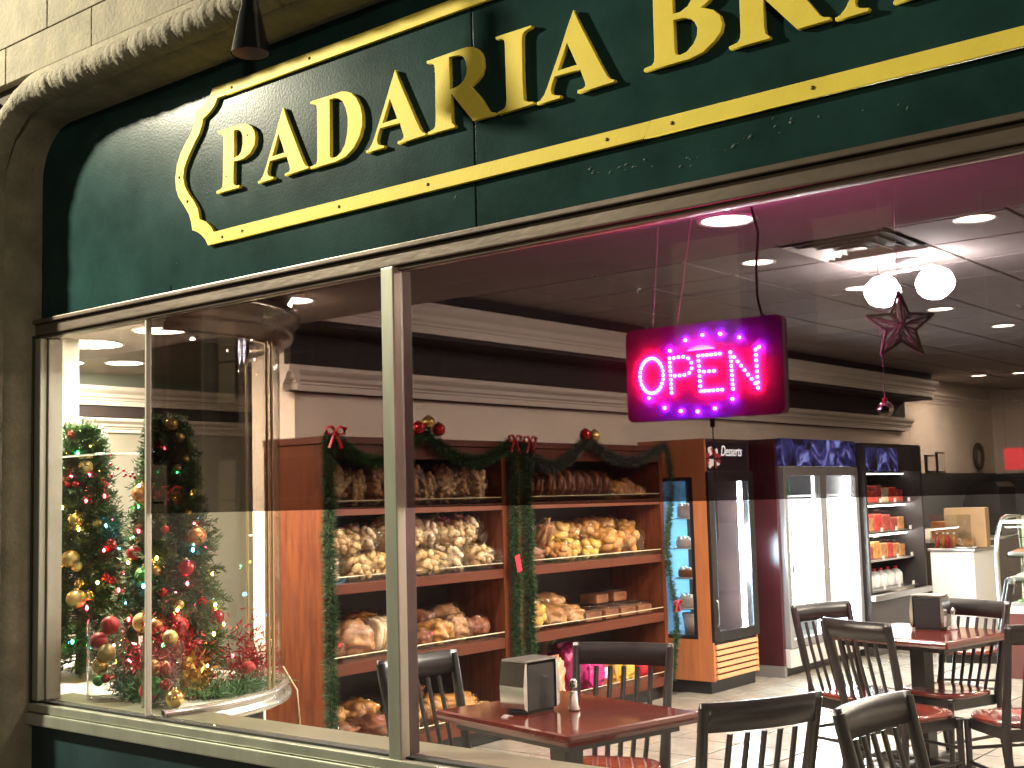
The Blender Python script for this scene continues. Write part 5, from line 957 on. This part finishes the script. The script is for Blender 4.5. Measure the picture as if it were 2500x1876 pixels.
# red berry pick
bp = thing('berry_pick', 'red berry twig sticking out of the right tree to the left', 'berry twig', (T['right'][0].x-.16, T['right'][0].y-.10, ZP+.98)); rnd = random.Random(6); MB().tube([(.1, .05, -.03), (-.04, -.02, .06), (-.12, -.05, .02)], .002, 5).build('twig', MATS['bark'], bp)
for k in range(11): MB().ico((.06-.018*k+rnd.uniform(-.02, .02), .02-.006*k+rnd.uniform(-.02, .02), .0+.006*k+rnd.uniform(-.03, .04)), .0085, 2).build('berry', BR, bp)

# floor of the display: vases of baubles, tinsel, greenery
VG = glassmat('vase_glass', (.97, .98, .97), 1.1)
def vase(label, loc, r, h, items):
    t = thing('glass_vase', label, 'vase', loc, 0, 'glass cylinder vases in the display'); MB().lathe([(0, .008), (r-.004, .008), (r-.004, h), (r, h), (r, 0), (0, 0)], n=32).build('vase_body', VG, t)
    for dx, dy, z, rr, m, lb in items: bauble(lb, (loc[0]+dx, loc[1]+dy, loc[2]+z), rr, m, 'baubles in the glass vases')
vase('tall glass cylinder vase of red and gold baubles at the left jamb', (-2.06, .20, ZP+.002), .085, .34, ((.0, -.03, .14, .038, BG, 'shiny gold bauble low in the left vase'), (-.02, -.025, .25, .040, BRM, 'matte red bauble in the middle left of the left vase'), (.036, -.02, .20, .040, BGM, 'satin gold bauble in the middle right of the left vase'), (.03, .0, .32, .042, BRM, 'matte red bauble on the rim of the left vase'), (-.03, -.02, .07, .025, BGR, 'small green bauble at the bottom of the left vase'), (.04, -.03, .085, .020, BR, 'small red bauble at the bottom right of the left vase')))
vase('glass cylinder vase with a green bauble at the glass joint', (-1.62, .19, ZP+.002), .088, .26, ((-.02, -.03, .16, .034, MATS['copper_ornament'], 'copper bauble at the top of the right vase'), (-.02, -.035, .085, .042, BGR, 'dark green bauble in the right vase'), (.045, -.01, .155, .030, BR, 'shiny red bauble at the top right of the right vase'), (.045, -.015, .09, .026, BR, 'small shiny red bauble in the lower right of the right vase')))
RT = pm('red_tinsel', (.38, .012, .018), .3, .4, .5, 40, .6); GLD = pm('gold_leaf_spray', (.55, .33, .08), .35, .6)
def clump(label, nm, cat, loc, R_, n, mat, seed, wd, ln):
    t = thing(nm, label, cat, loc); rnd = random.Random(seed); mb = MB()
    for k in range(n):
        c = Vector((rnd.gauss(0, .45)*R_[0], rnd.gauss(0, .45)*R_[1], abs(rnd.gauss(0, .5))*R_[2])); v = Vector((rnd.gauss(0, 1), rnd.gauss(0, 1), rnd.gauss(.5, .8))).normalized(); sd = v.cross(Vector((rnd.gauss(0, 1), rnd.gauss(0, 1), rnd.gauss(0, 1)))).normalized()*wd
        mb.add([c-sd, c+v*ln*.5+sd, c+v*ln*rnd.uniform(.7, 1.2), c+v*ln*.5-sd], [(0, 1, 2, 3)])
    mb.build('strands', mat, t, 'stuff'); return t
clump('heap of red tinsel between the two vases', 'red_tinsel', 'tinsel', (-1.90, .42, ZP), (.19, .15, .26), 3600, RT, 1, .004, .04)
clump('darker red tinsel at the foot of the left tree', 'red_tinsel', 'tinsel', (-2.12, .50, ZP), (.16, .12, .16), 1400, RT, 2, .004, .04)
clump('red glitter spray at the right end of the display', 'red_spray', 'tinsel', (-1.86, .86, ZP), (.14, .10, .22), 1100, RT, 3, .004, .045)
clump('green pine sprigs in front between the vases', 'pine_sprigs', 'greenery', (-1.83, .24, ZP), (.13, .07, .08), 1700, pm('bright_pine', (.06, .16, .05), .6, 0, .35, 18, .5), 4, .0025, .045)
clump('green pine sprigs along the curved ledge', 'pine_sprigs', 'greenery', (-1.58, .55, ZP), (.09, .24, .06), 1700, MATS['bright_pine'], 5, .0025, .045)
clump('gold leaf spray right of the glass joint', 'gold_spray', 'spray', (-1.66, .40, ZP), (.07, .07, .15), 300, GLD, 6, .010, .05)
clump('white frosted twigs left of the tinsel at the jamb', 'frosted_twigs', 'twigs', (-2.02, .27, ZP+.02), (.07, .06, .08), 500, PINEF, 7, .003, .04)
for lb, loc, r, m in (('red berry ball lying in front of the pine sprigs', (-1.73, .20, ZP+.05), .042, BRM), ('gold bauble lying on the platform right of the right vase', (-1.50, .17, ZP+.042), .040, BG), ('matte red bauble beside the red spray, right end', (-1.70, .72, ZP+.09), .034, BRM), ('gold bauble resting between the vases in the tinsel', (-1.80, .36, ZP+.26), .036, BGM), ('dull gold ornament left of the big gold bauble', (-2.0, .42, ZP+.30), .034, MATS['copper_ornament'])): bauble(lb, loc, r, m, 'baubles lying in the display')
# thin candle
cd = thing('candle', 'thin white candle standing at the foot of the left tree', 'candle', (-2.16, .45, ZP+.002)); MB().lathe([(0, 0), (.010, 0), (.010, .24), (.002, .243), (0, .243)], n=12).build('wax', WHITE, cd); MB().tube([(0, 0, .243), (0, 0, .255)], .0012, 5).build('wick', BLACK, cd)
